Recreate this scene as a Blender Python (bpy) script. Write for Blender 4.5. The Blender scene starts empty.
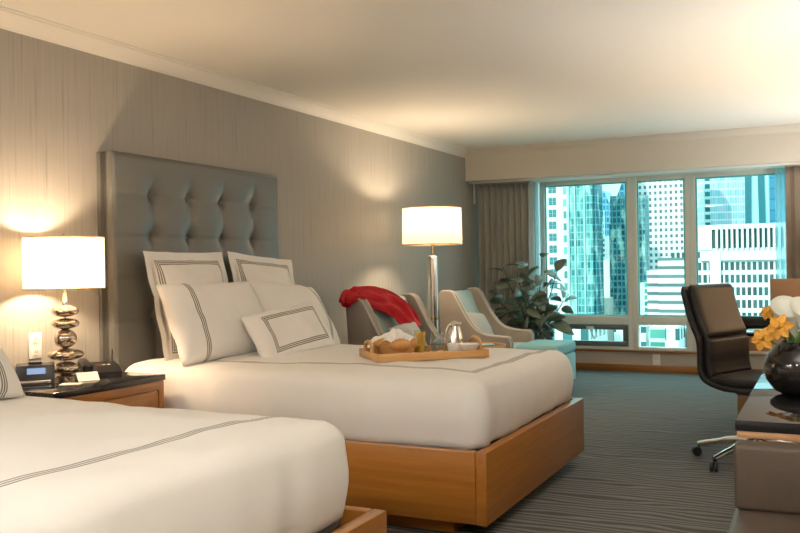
import bpy, bmesh, math, random
from mathutils import Vector, Matrix, noise
random.seed(7)
PI = math.pi
C = bpy.context.scene.collection
SC = bpy.context.scene

# ------------------------------------------------------------------ materials
def newmat(name):
    m = bpy.data.materials.new(name); m.use_nodes = True
    nt = m.node_tree; nt.nodes.clear()
    out = nt.nodes.new('ShaderNodeOutputMaterial')
    return m, nt, out

def N(nt, typ, **k):
    n = nt.nodes.new(typ)
    for a, v in k.items():
        if a.startswith('i_'):
            n.inputs[int(a[2:])].default_value = v
        else:
            setattr(n, a, v)
    return n

def math_(nt, op, a, b=None, c=None):
    n = nt.nodes.new('ShaderNodeMath'); n.operation = op
    for i, v in enumerate((a, b, c)):
        if v is None: continue
        if isinstance(v, (int, float)): n.inputs[i].default_value = v
        else: nt.links.new(v, n.inputs[i])
    return n.outputs[0]

def mixc(nt, fac, a, b):
    n = nt.nodes.new('ShaderNodeMix'); n.data_type = 'RGBA'
    if isinstance(fac, (int, float)): n.inputs[0].default_value = fac
    else: nt.links.new(fac, n.inputs[0])
    for i, v in ((6, a), (7, b)):
        if isinstance(v, tuple): n.inputs[i].default_value = v if len(v) == 4 else v + (1,)
        else: nt.links.new(v, n.inputs[i])
    return n.outputs[2]

def princ(nt, out, col, rough=.5, metal=0, **k):
    p = nt.nodes.new('ShaderNodeBsdfPrincipled')
    if isinstance(col, tuple): p.inputs['Base Color'].default_value = col + (1,)
    else: nt.links.new(col, p.inputs['Base Color'])
    p.inputs['Roughness'].default_value = rough; p.inputs['Metallic'].default_value = metal
    for a, v in k.items(): p.inputs[a.replace('_', ' ')].default_value = v
    nt.links.new(p.outputs[0], out.inputs[0])
    return p

def bump(nt, p, h, strength=.3, dist=.01):
    b = N(nt, 'ShaderNodeBump'); b.inputs['Strength'].default_value = strength
    b.inputs['Distance'].default_value = dist
    nt.links.new(h, b.inputs['Height']); nt.links.new(b.outputs[0], p.inputs['Normal'])

def texnoise(nt, scale=5, vec=None, detail=4, stretch=None, rough=.5):
    tc = N(nt, 'ShaderNodeTexCoord')
    v = tc.outputs['Object']
    if stretch:
        mp = N(nt, 'ShaderNodeMapping'); mp.inputs['Scale'].default_value = stretch
        nt.links.new(v, mp.inputs[0]); v = mp.outputs[0]
    n = N(nt, 'ShaderNodeTexNoise'); n.inputs['Scale'].default_value = scale
    n.inputs['Detail'].default_value = detail; n.inputs['Roughness'].default_value = rough
    nt.links.new(v, n.inputs['Vector'])
    return n.outputs['Fac']

def simple(name, col, rough=.5, metal=0, bs=0, bscale=60, var=0, **k):
    m, nt, out = newmat(name)
    c = col
    if var:
        f = texnoise(nt, 6)
        c = mixc(nt, f, tuple(x * (1 - var) for x in col), tuple(min(1, x * (1 + var)) for x in col))
    p = princ(nt, out, c, rough, metal, **k)
    if bs:
        bump(nt, p, texnoise(nt, bscale), bs, .004)
    return m

def wood(name, c1, c2, axis, rough=.35, scale=3.0):
    m, nt, out = newmat(name)
    st = {'x': (.6, 12, 12), 'y': (12, .6, 12), 'z': (12, 12, .6)}[axis]
    f = texnoise(nt, scale, stretch=st, detail=6, rough=.6)
    r = N(nt, 'ShaderNodeValToRGB'); nt.links.new(f, r.inputs[0])
    r.color_ramp.elements[0].position = .3; r.color_ramp.elements[0].color = c1 + (1,)
    r.color_ramp.elements[1].position = .7; r.color_ramp.elements[1].color = c2 + (1,)
    p = princ(nt, out, r.outputs[0], rough); p.inputs['Coat Weight'].default_value = .25
    p.inputs['Coat Roughness'].default_value = .2
    bump(nt, p, f, .06, .002)
    return m

M = {}
CH1, CH2 = (.27, .095, .010), (.38, .145, .018)
M['wood_x'] = wood('amber wood x', CH1, CH2, 'x')
M['wood_y'] = wood('amber wood y', CH1, CH2, 'y')
M['wood_z'] = wood('amber wood z', CH1, CH2, 'z')
M['tray_wood'] = wood('tray wood', (.52, .27, .085), (.66, .37, .14), 'x', .45, 6)
M['desk_wood'] = wood('desk wood', (.36, .19, .09), (.46, .26, .12), 'x', .4, 4)
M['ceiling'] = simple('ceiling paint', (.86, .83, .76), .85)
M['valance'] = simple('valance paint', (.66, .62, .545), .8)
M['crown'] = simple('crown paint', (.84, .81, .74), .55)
M['paint'] = simple('beige wall paint', (.50, .43, .36), .8)
M['frame'] = simple('window frame paint', (.74, .76, .70), .4)
M['gasket'] = simple('aqua glazing bead', (.16, .55, .55), .4)
M['vent_frame'] = simple('dark vent frame', (.10, .13, .12), .35)
M['white'] = simple('white plastic', (.82, .80, .74), .35)
M['black'] = simple('black plastic', (.018, .017, .017), .35)
M['blackgloss'] = simple('black glaze', (.012, .010, .010), .06)
M['granite'] = simple('black stone', (.018, .016, .016), .10)
M['glass_top'] = simple('black glass top', (.010, .010, .012), .035, Specular_IOR_Level=.3)
M['chrome'] = simple('chrome', (.82, .82, .82), .08, 1)
M['steel'] = simple('brushed steel', (.72, .68, .62), .2, 1)
M['mercury'] = simple('smoked mercury glass', (.60, .50, .40), .05, .9)
M['brass'] = simple('brass rim', (.6, .42, .2), .25, 1)
M['leather'] = simple('black leather', (.016, .015, .015), .42, 0, .25, 300, 0, Specular_IOR_Level=.28)
M['taupe_leather'] = simple('taupe leather', (.070, .052, .038), .42, 0, .2, 260, 0, Specular_IOR_Level=.3)
M['tan_fabric'] = simple('tan upholstery', (.32, .20, .115), .7, 0, .2, 300)
M['chair_fabric'] = simple('taupe chair fabric', (.30, .26, .22), .85, 0, .3, 400)
M['piping'] = simple('pale piping', (.52, .49, .44), .8)
M['teal_fabric'] = simple('aqua chair fabric', (.36, .46, .435), .85, 0, .3, 400)
M['cushion'] = simple('grey cushion', (.42, .43, .41), .85, 0, .3, 300)
M['ottoman'] = simple('aqua ottoman fabric', (.24, .50, .53), .85, 0, .3, 400)
M['darkwood'] = simple('dark wood', (.05, .03, .02), .4)
M['sheet'] = simple('white cotton', (.80, .78, .74), .8, 0, .12, 35)
M['mattress'] = simple('grey ticking', (.25, .25, .25), .9)
M['red'] = simple('red knit', (.46, .008, .014), .9, 0, .5, 120)
M['pot'] = simple('grey planter', (.12, .12, .12), .5)
M['soil'] = simple('soil', (.03, .02, .015), 1)
M['stem'] = simple('plant stem', (.12, .10, .05), .7)
M['leaf'] = simple('rubber plant leaf', (.17, .215, .155), .38, 0, 0, 0, .35)
M['bread'] = simple('golden bread', (.55, .27, .08), .6, 0, .5, 40, .35)
M['wicker'] = simple('wicker', (.56, .33, .13), .7, 0, .8, 130, .2)
M['porcelain'] = simple('porcelain', (.80, .80, .78), .15)
M['napkin'] = simple('linen napkin', (.82, .80, .75), .85, 0, .2, 80)
M['berry'] = simple('berry', (.10, .012, .02), .3)
M['orange'] = simple('orange slice', (.85, .35, .03), .5)
M['lily'] = simple('white lily', (.80, .80, .72), .5, Subsurface_Weight=.1)
M['orchid'] = simple('yellow bloom', (.66, .33, .035), .6, 0, 0, 0, .2)
M['green'] = simple('flower stem', (.14, .25, .06), .5)
M['card'] = simple('white card', (.8, .78, .72), .6)
M['paper'] = simple('magazine', (.30, .50, .52), .3)

def strie():
    m, nt, out = newmat('strie wallpaper')
    f1 = texnoise(nt, 1, stretch=(1, 62, 1.6), detail=4, rough=.65)
    f2 = texnoise(nt, 1, stretch=(1, 300, 4), detail=2)
    a = mixc(nt, f1, (.345, .325, .29), (.46, .44, .40))
    r = N(nt, 'ShaderNodeValToRGB'); nt.links.new(f1, r.inputs[0])
    r.color_ramp.elements[0].position = .33; r.color_ramp.elements[0].color = (.62, .62, .62, 1)
    r.color_ramp.elements[1].position = .42; r.color_ramp.elements[1].color = (1, 1, 1, 1)
    mm = N(nt, 'ShaderNodeMix', data_type='RGBA', blend_type='MULTIPLY'); mm.inputs[0].default_value = .45
    nt.links.new(a, mm.inputs[6]); nt.links.new(r.outputs[0], mm.inputs[7])
    p = princ(nt, out, mm.outputs[2], .5)
    p.inputs['Specular IOR Level'].default_value = .35
    bump(nt, p, f2, .15, .003)
    return m
M['wallpaper'] = strie()

def carpet():
    m, nt, out = newmat('rippled carpet')
    tc = N(nt, 'ShaderNodeTexCoord')
    mp = N(nt, 'ShaderNodeMapping'); mp.inputs['Scale'].default_value = (.30, 1, 1)
    mp.inputs['Rotation'].default_value = (0, 0, -.10)
    nt.links.new(tc.outputs['Object'], mp.inputs[0])
    w = N(nt, 'ShaderNodeTexWave', wave_type='BANDS', bands_direction='Y', wave_profile='SIN')
    w.inputs['Scale'].default_value = 6.5; w.inputs['Distortion'].default_value = 9
    w.inputs['Detail'].default_value = 1; w.inputs['Detail Scale'].default_value = 1.0
    nt.links.new(mp.outputs[0], w.inputs[0])
    f = texnoise(nt, 160, detail=2)
    r = N(nt, 'ShaderNodeValToRGB'); nt.links.new(w.outputs['Fac'], r.inputs[0])
    r.color_ramp.elements[0].position = .25; r.color_ramp.elements[0].color = (.095, .092, .084, 1)
    r.color_ramp.elements[1].position = .72; r.color_ramp.elements[1].color = (.20, .202, .19, 1)
    c = mixc(nt, f, (.45, .45, .45), (1.4, 1.4, 1.4))
    mm = N(nt, 'ShaderNodeMix', data_type='RGBA', blend_type='MULTIPLY'); mm.inputs[0].default_value = 1
    nt.links.new(r.outputs[0], mm.inputs[6]); nt.links.new(c, mm.inputs[7])
    p = princ(nt, out, mm.outputs[2], .9); p.inputs['Specular IOR Level'].default_value = .2
    bump(nt, p, f, .5, .01)
    return m
M['carpet'] = carpet()

def headboard_mat():
    m, nt, out = newmat('satin headboard fabric')
    f = texnoise(nt, 1, stretch=(20, 20, 500), detail=2)
    c = mixc(nt, f, (.108, .108, .098), (.158, .158, .145))
    p = princ(nt, out, c, .33); 
    p.inputs['Specular IOR Level'].default_value = .8
    bump(nt, p, f, .1, .002)
    return m
M['headboard'] = headboard_mat()

def curtain_mat(name, a, b):
    m, nt, out = newmat(name)
    f = texnoise(nt, 1, stretch=(60, 60, 2), detail=3)
    p = princ(nt, out, mixc(nt, f, a, b), .6)
    p.inputs['Sheen Weight'].default_value = .3
    return m
M['curtain'] = curtain_mat('grey satin drape', (.32, .31, .28), (.46, .445, .41))
M['curtain_r'] = curtain_mat('brown satin drape', (.24, .185, .14), (.37, .295, .225))

def translucent(name, col, tfac, transp=0):
    m, nt, out = newmat(name)
    d = N(nt, 'ShaderNodeBsdfDiffuse'); d.inputs[0].default_value = col + (1,)
    t = N(nt, 'ShaderNodeBsdfTranslucent'); t.inputs[0].default_value = col + (1,)
    mx = N(nt, 'ShaderNodeMixShader'); mx.inputs[0].default_value = tfac
    nt.links.new(d.outputs[0], mx.inputs[1]); nt.links.new(t.outputs[0], mx.inputs[2])
    last = mx.outputs[0]
    if transp:
        tr = N(nt, 'ShaderNodeBsdfTransparent'); m2 = N(nt, 'ShaderNodeMixShader')
        m2.inputs[0].default_value = transp
        nt.links.new(last, m2.inputs[1]); nt.links.new(tr.outputs[0], m2.inputs[2]); last = m2.outputs[0]
    nt.links.new(last, out.inputs[0])
    return m
M['shade'] = translucent('linen lampshade', (.45, .385, .295), .55)
M['sheer'] = translucent('aqua sheer', (.45, .74, .78), .6, .35)

M['juice'] = translucent('orange juice', (1.0, .60, .07), .12)
M['ice'] = translucent('ice', (.85, .92, .93), .5, .3)
def glass(name, tint, refl=1.0):
    m, nt, out = newmat(name)
    t = N(nt, 'ShaderNodeBsdfTransparent'); t.inputs[0].default_value = tint + (1,)
    g = N(nt, 'ShaderNodeBsdfGlossy'); g.inputs['Roughness'].default_value = .01
    lw = N(nt, 'ShaderNodeLayerWeight'); lw.inputs[0].default_value = .5
    fr_ = math_(nt, 'ADD', .04, math_(nt, 'MULTIPLY', .45, math_(nt, 'POWER', lw.outputs['Facing'], 4)))
    mx = N(nt, 'ShaderNodeMixShader')
    nt.links.new(math_(nt, 'MULTIPLY', fr_, refl), mx.inputs[0])
    nt.links.new(t.outputs[0], mx.inputs[1]); nt.links.new(g.outputs[0], mx.inputs[2])
    nt.links.new(mx.outputs[0], out.inputs[0])
    return m
M['pane'] = glass('window glass', (.88, .98, .975), .22)
M['tumbler'] = glass('drinking glass', (.95, .97, .97), 3.0)
M['water'] = glass('water', (.85, .92, .92), 1.2)

def emit(name, col, s):
    m, nt, out = newmat(name)
    e = N(nt, 'ShaderNodeEmission'); e.inputs[0].default_value = col + (1,); e.inputs[1].default_value = s
    nt.links.new(e.outputs[0], out.inputs[0]); return m
M['display'] = emit('lit clock display', (.30, .42, .62), .55)
M['lampglow'] = emit('ceiling light glass', (1, .86, .68), 12)  # glow of the ceiling fixtures added as fill light

def striped(name, mode, a, b, w=.03, n=3, base=(.80, .78, .745), col=(.20, .175, .145), ofs=(0, 0), yr=None):
    """fine embroidered lines following a rectangle (|x|=a,|y|=b) or a line x=a, in object space"""
    m, nt, out = newmat(name)
    tc = N(nt, 'ShaderNodeTexCoord'); s = N(nt, 'ShaderNodeSeparateXYZ')
    nt.links.new(tc.outputs['UV'], s.inputs[0])
    x = math_(nt, 'SUBTRACT', s.outputs[0], ofs[0]); y = math_(nt, 'SUBTRACT', s.outputs[1], ofs[1])
    if mode == 'rect':
        d = math_(nt, 'MAXIMUM', math_(nt, 'SUBTRACT', math_(nt, 'ABSOLUTE', x), a),
                  math_(nt, 'SUBTRACT', math_(nt, 'ABSOLUTE', y), b))
    else:
        d = math_(nt, 'SUBTRACT', x, a)
    q = math_(nt, 'DIVIDE', d, w)
    inside = math_(nt, 'MULTIPLY', math_(nt, 'GREATER_THAN', q, 0), math_(nt, 'LESS_THAN', q, 1))
    fr = math_(nt, 'FRACT', math_(nt, 'MULTIPLY', q, n))
    ln = math_(nt, 'MULTIPLY', math_(nt, 'LESS_THAN', fr, .62), inside)
    c = mixc(nt, ln, base, col)
    p = princ(nt, out, c, .8)
    bump(nt, p, texnoise(nt, 35), .12, .004)
    return m

def facade(name, wall, gl, sx, sz, fx, fz, ox=0, oz=0, rough=.7, grough=.15, var=.5, gl2=None, reflect_blotch=0):
    m, nt, out = newmat(name)
    tc = N(nt, 'ShaderNodeNewGeometry'); s = N(nt, 'ShaderNodeSeparateXYZ')
    nt.links.new(tc.outputs['Position'], s.inputs[0])
    u = math_(nt, 'DIVIDE', math_(nt, 'ADD', math_(nt, 'ADD', s.outputs[0], s.outputs[1]), ox + 1000 * sx), sx)
    v = math_(nt, 'DIVIDE', math_(nt, 'ADD', s.outputs[2], oz + 1000 * sz), sz)
    win = math_(nt, 'MULTIPLY', math_(nt, 'LESS_THAN', math_(nt, 'FRACT', u), fx),
                math_(nt, 'LESS_THAN', math_(nt, 'FRACT', v), fz))
    cb = N(nt, 'ShaderNodeCombineXYZ')
    nt.links.new(math_(nt, 'FLOOR', u), cb.inputs[0]); nt.links.new(math_(nt, 'FLOOR', v), cb.inputs[1])
    wn = N(nt, 'ShaderNodeTexWhiteNoise', noise_dimensions='2D'); nt.links.new(cb.outputs[0], wn.inputs[0])
    g2 = gl2 or tuple(x * (1 - var) for x in gl)
    c = mixc(nt, win, wall, mixc(nt, wn.outputs[0], gl, g2))
    if reflect_blotch:  # noise patches paint reflections into the facade colour
        tn = N(nt, 'ShaderNodeTexNoise'); tn.inputs['Scale'].default_value = .55; tn.inputs['Detail'].default_value = 3
        mp = N(nt, 'ShaderNodeMapping'); mp.inputs['Scale'].default_value = (1, 1, .35); nt.links.new(tc.outputs['Position'], mp.inputs[0])
        nt.links.new(mp.outputs[0], tn.inputs['Vector'])
        rr = N(nt, 'ShaderNodeValToRGB'); nt.links.new(tn.outputs['Fac'], rr.inputs[0])
        rr.color_ramp.elements[0].position = .50; rr.color_ramp.elements[0].color = (0, 0, 0, 1)
        rr.color_ramp.elements[1].position = .66; rr.color_ramp.elements[1].color = (.75, .75, .75, 1)
        c = mixc(nt, rr.outputs[0], c, (.36, .50, .42))
    p = princ(nt, out, c, rough)
    nt.links.new(math_(nt, 'SUBTRACT', rough, math_(nt, 'MULTIPLY', win, rough - grough)), p.inputs['Roughness'])
    return m

# ------------------------------------------------------------------ mesh helper
class MB:
    def __init__(self): self.bm = bmesh.new(); self.uv = None
    def _add(self, other, mat=None):
        if mat is not None: bmesh.ops.transform(other, matrix=mat, verts=other.verts)
        me = bpy.data.meshes.new('tmp'); other.to_mesh(me); other.free()
        self.bm.from_mesh(me); bpy.data.meshes.remove(me); return self
    def box(self, x0, y0, z0, x1, y1, z1, r=0, seg=2, mat=None):
        b = bmesh.new(); bmesh.ops.create_cube(b, size=1)
        bmesh.ops.scale(b, vec=(x1 - x0, y1 - y0, z1 - z0), verts=b.verts)
        bmesh.ops.translate(b, vec=((x0 + x1) / 2, (y0 + y1) / 2, (z0 + z1) / 2), verts=b.verts)
        if r: bmesh.ops.bevel(b, geom=b.edges[:], offset=r, segments=seg, profile=.5, affect='EDGES')
        return self._add(b, mat)
    def lathe(self, prof, cx=0, cy=0, n=32, mat=None):
        b = bmesh.new(); rings = []
        for r, z in prof:
            if r < 1e-5: rings.append([b.verts.new((cx, cy, z))])
            else: rings.append([b.verts.new((cx + r * math.cos(2 * PI * i / n), cy + r * math.sin(2 * PI * i / n), z)) for i in range(n)])
        for A, B in zip(rings, rings[1:]):
            for i in range(n):
                j = (i + 1) % n
                if len(A) == 1 and len(B) == 1: continue
                if len(A) == 1: b.faces.new((A[0], B[j], B[i]))
                elif len(B) == 1: b.faces.new((A[i], A[j], B[0]))
                else: b.faces.new((A[i], A[j], B[j], B[i]))
        return self._add(b, mat)
    def ball(self, c, rx, ry=None, rz=None, u=20, v=12, mat=None):
        ry = ry or rx; rz = rz or rx
        b = bmesh.new(); bmesh.ops.create_uvsphere(b, u_segments=u, v_segments=v, radius=1)
        bmesh.ops.scale(b, vec=(rx, ry, rz), verts=b.verts)
        if mat is not None: bmesh.ops.transform(b, matrix=mat, verts=b.verts)
        bmesh.ops.translate(b, vec=c, verts=b.verts)
        return self._add(b)
    def tube(self, pts, r, n=10, cap=True):
        pts = [Vector(p) for p in pts]; b = bmesh.new(); rings = []
        rr = r if isinstance(r, (list, tuple)) else [r] * len(pts)
        up = None
        for i, p in enumerate(pts):
            t = (pts[min(i + 1, len(pts) - 1)] - pts[max(i - 1, 0)]).normalized()
            if up is None: up = t.orthogonal().normalized()
            a = (up - t * up.dot(t)).normalized(); up = a; c = t.cross(a)
            rings.append([b.verts.new(p + rr[i] * (math.cos(2 * PI * k / n) * a + math.sin(2 * PI * k / n) * c)) for k in range(n)])
        for A, B in zip(rings, rings[1:]):
            for k in range(n): b.faces.new((A[k], A[(k + 1) % n], B[(k + 1) % n], B[k]))
        if cap: b.faces.new(rings[0][::-1]); b.faces.new(rings[-1])
        return self._add(b)
    def prism(self, poly, y0, y1, r=0, seg=2, mat=None):
        """polygon in XZ extruded along Y"""
        b = bmesh.new()
        A = [b.verts.new((x, y0, z)) for x, z in poly]; B = [b.verts.new((x, y1, z)) for x, z in poly]
        fa = b.faces.new(A); fb = b.faces.new(B[::-1]); n = len(poly)
        for i in range(n): b.faces.new((A[i], B[i], B[(i + 1) % n], A[(i + 1) % n]))
        bmesh.ops.recalc_face_normals(b, faces=b.faces[:])
        if r:
            es = list(set(fa.edges[:]) | set(fb.edges[:]))
            bmesh.ops.bevel(b, geom=es, offset=r, segments=seg, profile=.5, affect='EDGES')
        return self._add(b, mat)
    def grid(self, fn, nu, nv, uvfn=None, closeu=False):
        b = bmesh.new(); V = [[b.verts.new(fn(i / nu, j / nv)) for j in range(nv + 1)] for i in range(nu + (0 if closeu else 1))]
        m = len(V)
        for i in range(nu):
            for j in range(nv):
                b.faces.new((V[i][j], V[(i + 1) % m][j], V[(i + 1) % m][j + 1], V[i][j + 1]))
        if uvfn:
            L = b.loops.layers.uv.new('UVMap')
            for i in range(nu):
                for j in range(nv):
                    pass
            b.verts.index_update()
            idx = {}
            for i in range(m):
                for j in range(nv + 1): idx[V[i][j]] = (i / nu, j / nv)
            for f in b.faces:
                for l in f.loops: l[L].uv = uvfn(*idx[l.vert])
        return self._add(b)
    def build(self, name, mat, parent=None, smooth=True, angle=40, world=None, recalc=True):
        bm = self.bm
        if parent is not None and world:
            bmesh.ops.translate(bm, vec=tuple(-c for c in parent.location), verts=bm.verts)
        if recalc: bmesh.ops.recalc_face_normals(bm, faces=bm.faces[:])
        me = bpy.data.meshes.new(name); bm.to_mesh(me); bm.free()
        o = bpy.data.objects.new(name, me); C.objects.link(o)
        if mat is not None: me.materials.append(M[mat] if isinstance(mat, str) else mat)
        if smooth:
            for p in me.polygons: p.use_smooth = True
            try: me.set_sharp_from_angle(angle=math.radians(angle))
            except Exception: pass
        if parent is not None: o.parent = parent
        return o

def tag(o, label=None, cat=None, group=None, kind=None):
    if label: o['label'] = label
    if cat: o['category'] = cat
    if group: o['group'] = group
    if kind: o['kind'] = kind
    return o
def thing(name, label, cat, loc=(0, 0, 0), rz=0, group=None):
    o = bpy.data.objects.new(name, None); C.objects.link(o); o.location = loc; o.rotation_euler = (0, 0, rz)
    o.empty_display_size = .1
    return tag(o, label, cat, group)
def struct(o): o['kind'] = 'structure'; return o
def copy_tree(o, parent=None):
    c = o.copy(); C.objects.link(c); c.parent = parent
    for ch in [x for x in C.objects if x.parent == o]: copy_tree(ch, c)
    return c
def smoothpts(P, n=8):
    """catmull-rom through points"""
    P = [Vector(p) for p in P]; out = []
    Q = [P[0] * 2 - P[1]] + P + [P[-1] * 2 - P[-2]]
    for i in range(1, len(Q) - 2):
        a, b, c, d = Q[i - 1:i + 3]
        for k in range(n):
            t = k / n
            out.append(.5 * ((2 * b) + (c - a) * t + (2 * a - 5 * b + 4 * c - d) * t * t + (3 * b - a - 3 * c + d) * t ** 3))
    out.append(P[-1]); return out
def smooth2(P, n=6):
    return [(v.x, v.z) for v in smoothpts([(x, 0, z) for x, z in P], n)]

# ------------------------------------------------------------------ room
RX, YB, YW, CZ = 4.15, -2.6, 9.64, 2.468
T = .12
struct(MB().box(-T, YB - T, -T, RX + T, YW + T, 0).build('floor', 'carpet', smooth=False))
struct(MB().box(-T, YB - T, CZ, RX + T, YW + T, CZ + T).build('ceiling', 'ceiling', smooth=False))
struct(MB().box(-T, YB, 0, 0, YW, CZ).build('wall_left', 'wallpaper', smooth=False))
struct(MB().box(RX, YB, 0, RX + T, YW, CZ).build('wall_right', 'paint', smooth=False))
struct(MB().box(0, YB - T, 0, RX, YB, CZ).build('wall_rear', 'paint', smooth=False))
WX0, WX1, WZ0, WZ1 = .62, 4.06, .232, 2.125
w = MB().box(-T, YW, 0, RX + T, YW + T, WZ0).box(-T, YW, WZ1, RX + T, YW + T, CZ)
w.box(-T, YW, WZ0, WX0, YW + T, WZ1).box(WX1, YW, WZ0, RX + T, YW + T, WZ1)
struct(w.build('wall_window', 'paint', smooth=False))
# crown moulding along the left wall and along the valance
def crown_profile():
    return [(0, -.082), (.006, -.082), (.010, -.072), (.016, -.070), (.030, -.050), (.052, -.030), (.074, -.018), (.076, -.010), (.088, -.008), (.088, 0), (0, 0)]
def crown_along_y(name, y0, y1):
    b = MB().prism([(x, CZ + z) for x, z in crown_profile()], y0, y1)
    return struct(b.build(name, 'crown', angle=25))
crown_along_y('trim_1', YB, 9.05)
VY = 9.05
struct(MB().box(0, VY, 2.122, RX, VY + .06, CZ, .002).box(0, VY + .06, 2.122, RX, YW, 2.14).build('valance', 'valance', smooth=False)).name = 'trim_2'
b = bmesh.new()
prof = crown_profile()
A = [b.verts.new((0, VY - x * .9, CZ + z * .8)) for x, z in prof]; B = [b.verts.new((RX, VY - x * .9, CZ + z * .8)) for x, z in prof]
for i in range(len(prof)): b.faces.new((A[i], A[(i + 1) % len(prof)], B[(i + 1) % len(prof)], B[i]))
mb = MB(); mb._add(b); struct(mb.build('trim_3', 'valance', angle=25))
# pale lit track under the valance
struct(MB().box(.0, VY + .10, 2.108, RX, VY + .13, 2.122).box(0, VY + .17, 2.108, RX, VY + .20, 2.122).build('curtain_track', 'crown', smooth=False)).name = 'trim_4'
# baseboards and sill
struct(MB().box(.0, YW - .022, 0, RX, YW, .072, .003).build('baseboard_window', 'wood_x'))
struct(MB().box(0, YB, 0, .018, YW - .022, .072, .003).build('baseboard_left', 'wood_y'))
struct(MB().box(WX0 - .05, YW - .035, .208, RX, YW, .228, .003).build('trim_5', 'wood_x'))

# window: three bays, each with an upper and a lower light
def window(n, gx0, gx1, vent):
    root = MB()
    y0, y1 = YW - .01, YW + .07
    # frame ring of the bay (mullion halves), transom
    L, Rr = gx0, gx1
    root.box(L - .055, y0, WZ0, L, y1, WZ1, .004).box(Rr, y0, WZ0, Rr + .055, y1, WZ1, .004)
    root.box(L, y0, WZ0, Rr, y1, WZ0 + .035, .004).box(L, y0, WZ1 - .05, Rr, y1, WZ1, .004)
    root.box(L, y0, .507, Rr, y1, .60, .004)
    f = struct(root.build('window_%d' % n, 'frame'))
    g = MB().box(L, YW + .03, .60, Rr, YW + .036, WZ1 - .05).build('upper_pane', 'pane', f, smooth=False)
    g = MB().box(L, YW + .03, WZ0 + .035, Rr, YW + .036, .507).build('lower_pane', 'pane', f, smooth=False)
    gk = MB(); e_ = .016; zz0, zz1 = .60, WZ1 - .05
    gk.box(L, YW + .012, zz0, L + e_, YW + .029, zz1).box(Rr - e_, YW + .012, zz0, Rr, YW + .029, zz1)
    gk.box(L + e_, YW + .012, zz1 - e_, Rr - e_, YW + .029, zz1).box(L + e_, YW + .012, zz0, Rr - e_, YW + .029, zz0 + e_)
    gk.build('gasket', 'gasket', f, smooth=False)
    if vent:
        v = MB(); z0, z1 = WZ0 + .036, .505; a, c = L + .002, Rr - .002; t = .055
        v.box(a, y0 - .012, z0, c, y0 + .03, z0 + t, .004).box(a, y0 - .012, z1 - t, c, y0 + .03, z1, .004)
        v.box(a, y0 - .012, z0 + t, a + t, y0 + .03, z1 - t, .004).box(c - t, y0 - .012, z0 + t, c, y0 + .03, z1 - t, .004)
        vo = v.build('vent_frame', 'vent_frame', f)
        MB().box(1.20, y0 - .04, z1 - .05, 1.28, y0 - .012, z1 - .02, .004).tube([(1.24, y0 - .05, z1 - .04), (1.27, y0 - .055, z1 - .10), (1.30, y0 - .05, z1 - .16)], .007).build('vent_handle', 'frame', vo)
    return f
window(1, .73, 1.655, True)
window(2, 1.765, 2.265, False)
window(3, 2.375, 3.99, False)

# outlets
def outlet(name, x, y, z, label, face, group=None):
    t = thing(name, label, 'socket', (x, y, z))
    if face == 'x':
        MB().box(0, -.04, -.065, .007, .04, .065, .004).build('cover_plate', 'white', t)
        for dz in (.03, -.03):
            o = MB().box(.006, -.018, dz - .02, .010, .018, dz + .02, .002).build('socket', 'white', t)
            MB().box(.0095, -.008, dz - .008, .0106, -.005, dz + .008).box(.0095, .005, dz - .008, .0106, .008, dz + .008).build('slot', 'black', o)
    else:
        MB().box(-.04, -.007, -.06, .04, 0, .06, .004).build('cover_plate', 'white', t)
        for dz in (.028, -.028):
            MB().box(-.018, -.010, dz - .018, .018, -.006, dz + .018, .002).build('socket', 'white', t)
outlet('wall_outlet', 0, 3.138, .815, 'white double wall outlet above the bedside table, left of the lamp', 'x')
outlet('wall_outlet', 1.95, YW, .135, 'small pale outlet plate low on the wall beneath the window', 'y')

# ------------------------------------------------------------------ beds
def rounded_ring(x0, x1, y0, y1, r, n=200):
    """points round a rounded rectangle, evenly spread"""
    w, h = x1 - x0, y1 - y0; r = max(1e-3, min(r, w / 2 - 1e-3, h / 2 - 1e-3))
    segs = [('l', (x0 + r, y0), (x1 - r, y0)), ('a', (x1 - r, y0 + r), -PI / 2), ('l', (x1, y0 + r), (x1, y1 - r)), ('a', (x1 - r, y1 - r), 0),
            ('l', (x1 - r, y1), (x0 + r, y1)), ('a', (x0 + r, y1 - r), PI / 2), ('l', (x0, y1 - r), (x0, y0 + r)), ('a', (x0 + r, y0 + r), PI)]
    per = [(w - 2 * r), None, (h - 2 * r), None, (w - 2 * r), None, (h - 2 * r), None]
    cnt = {0: int(n * .29), 1: 8, 2: int(n * .19), 3: 8, 4: int(n * .29), 5: 8, 6: int(n * .19), 7: 8}
    out = []
    for i, s in enumerate(segs):
        k = cnt[i]
        for j in range(k):
            t = j / k
            if s[0] == 'l': out.append((s[1][0] + (s[2][0] - s[1][0]) * t, s[1][1] + (s[2][1] - s[1][1]) * t))
            else:
                a = s[2] + t * PI / 2; out.append((s[1][0] + r * math.cos(a), s[1][1] + r * math.sin(a)))
    return out

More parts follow.
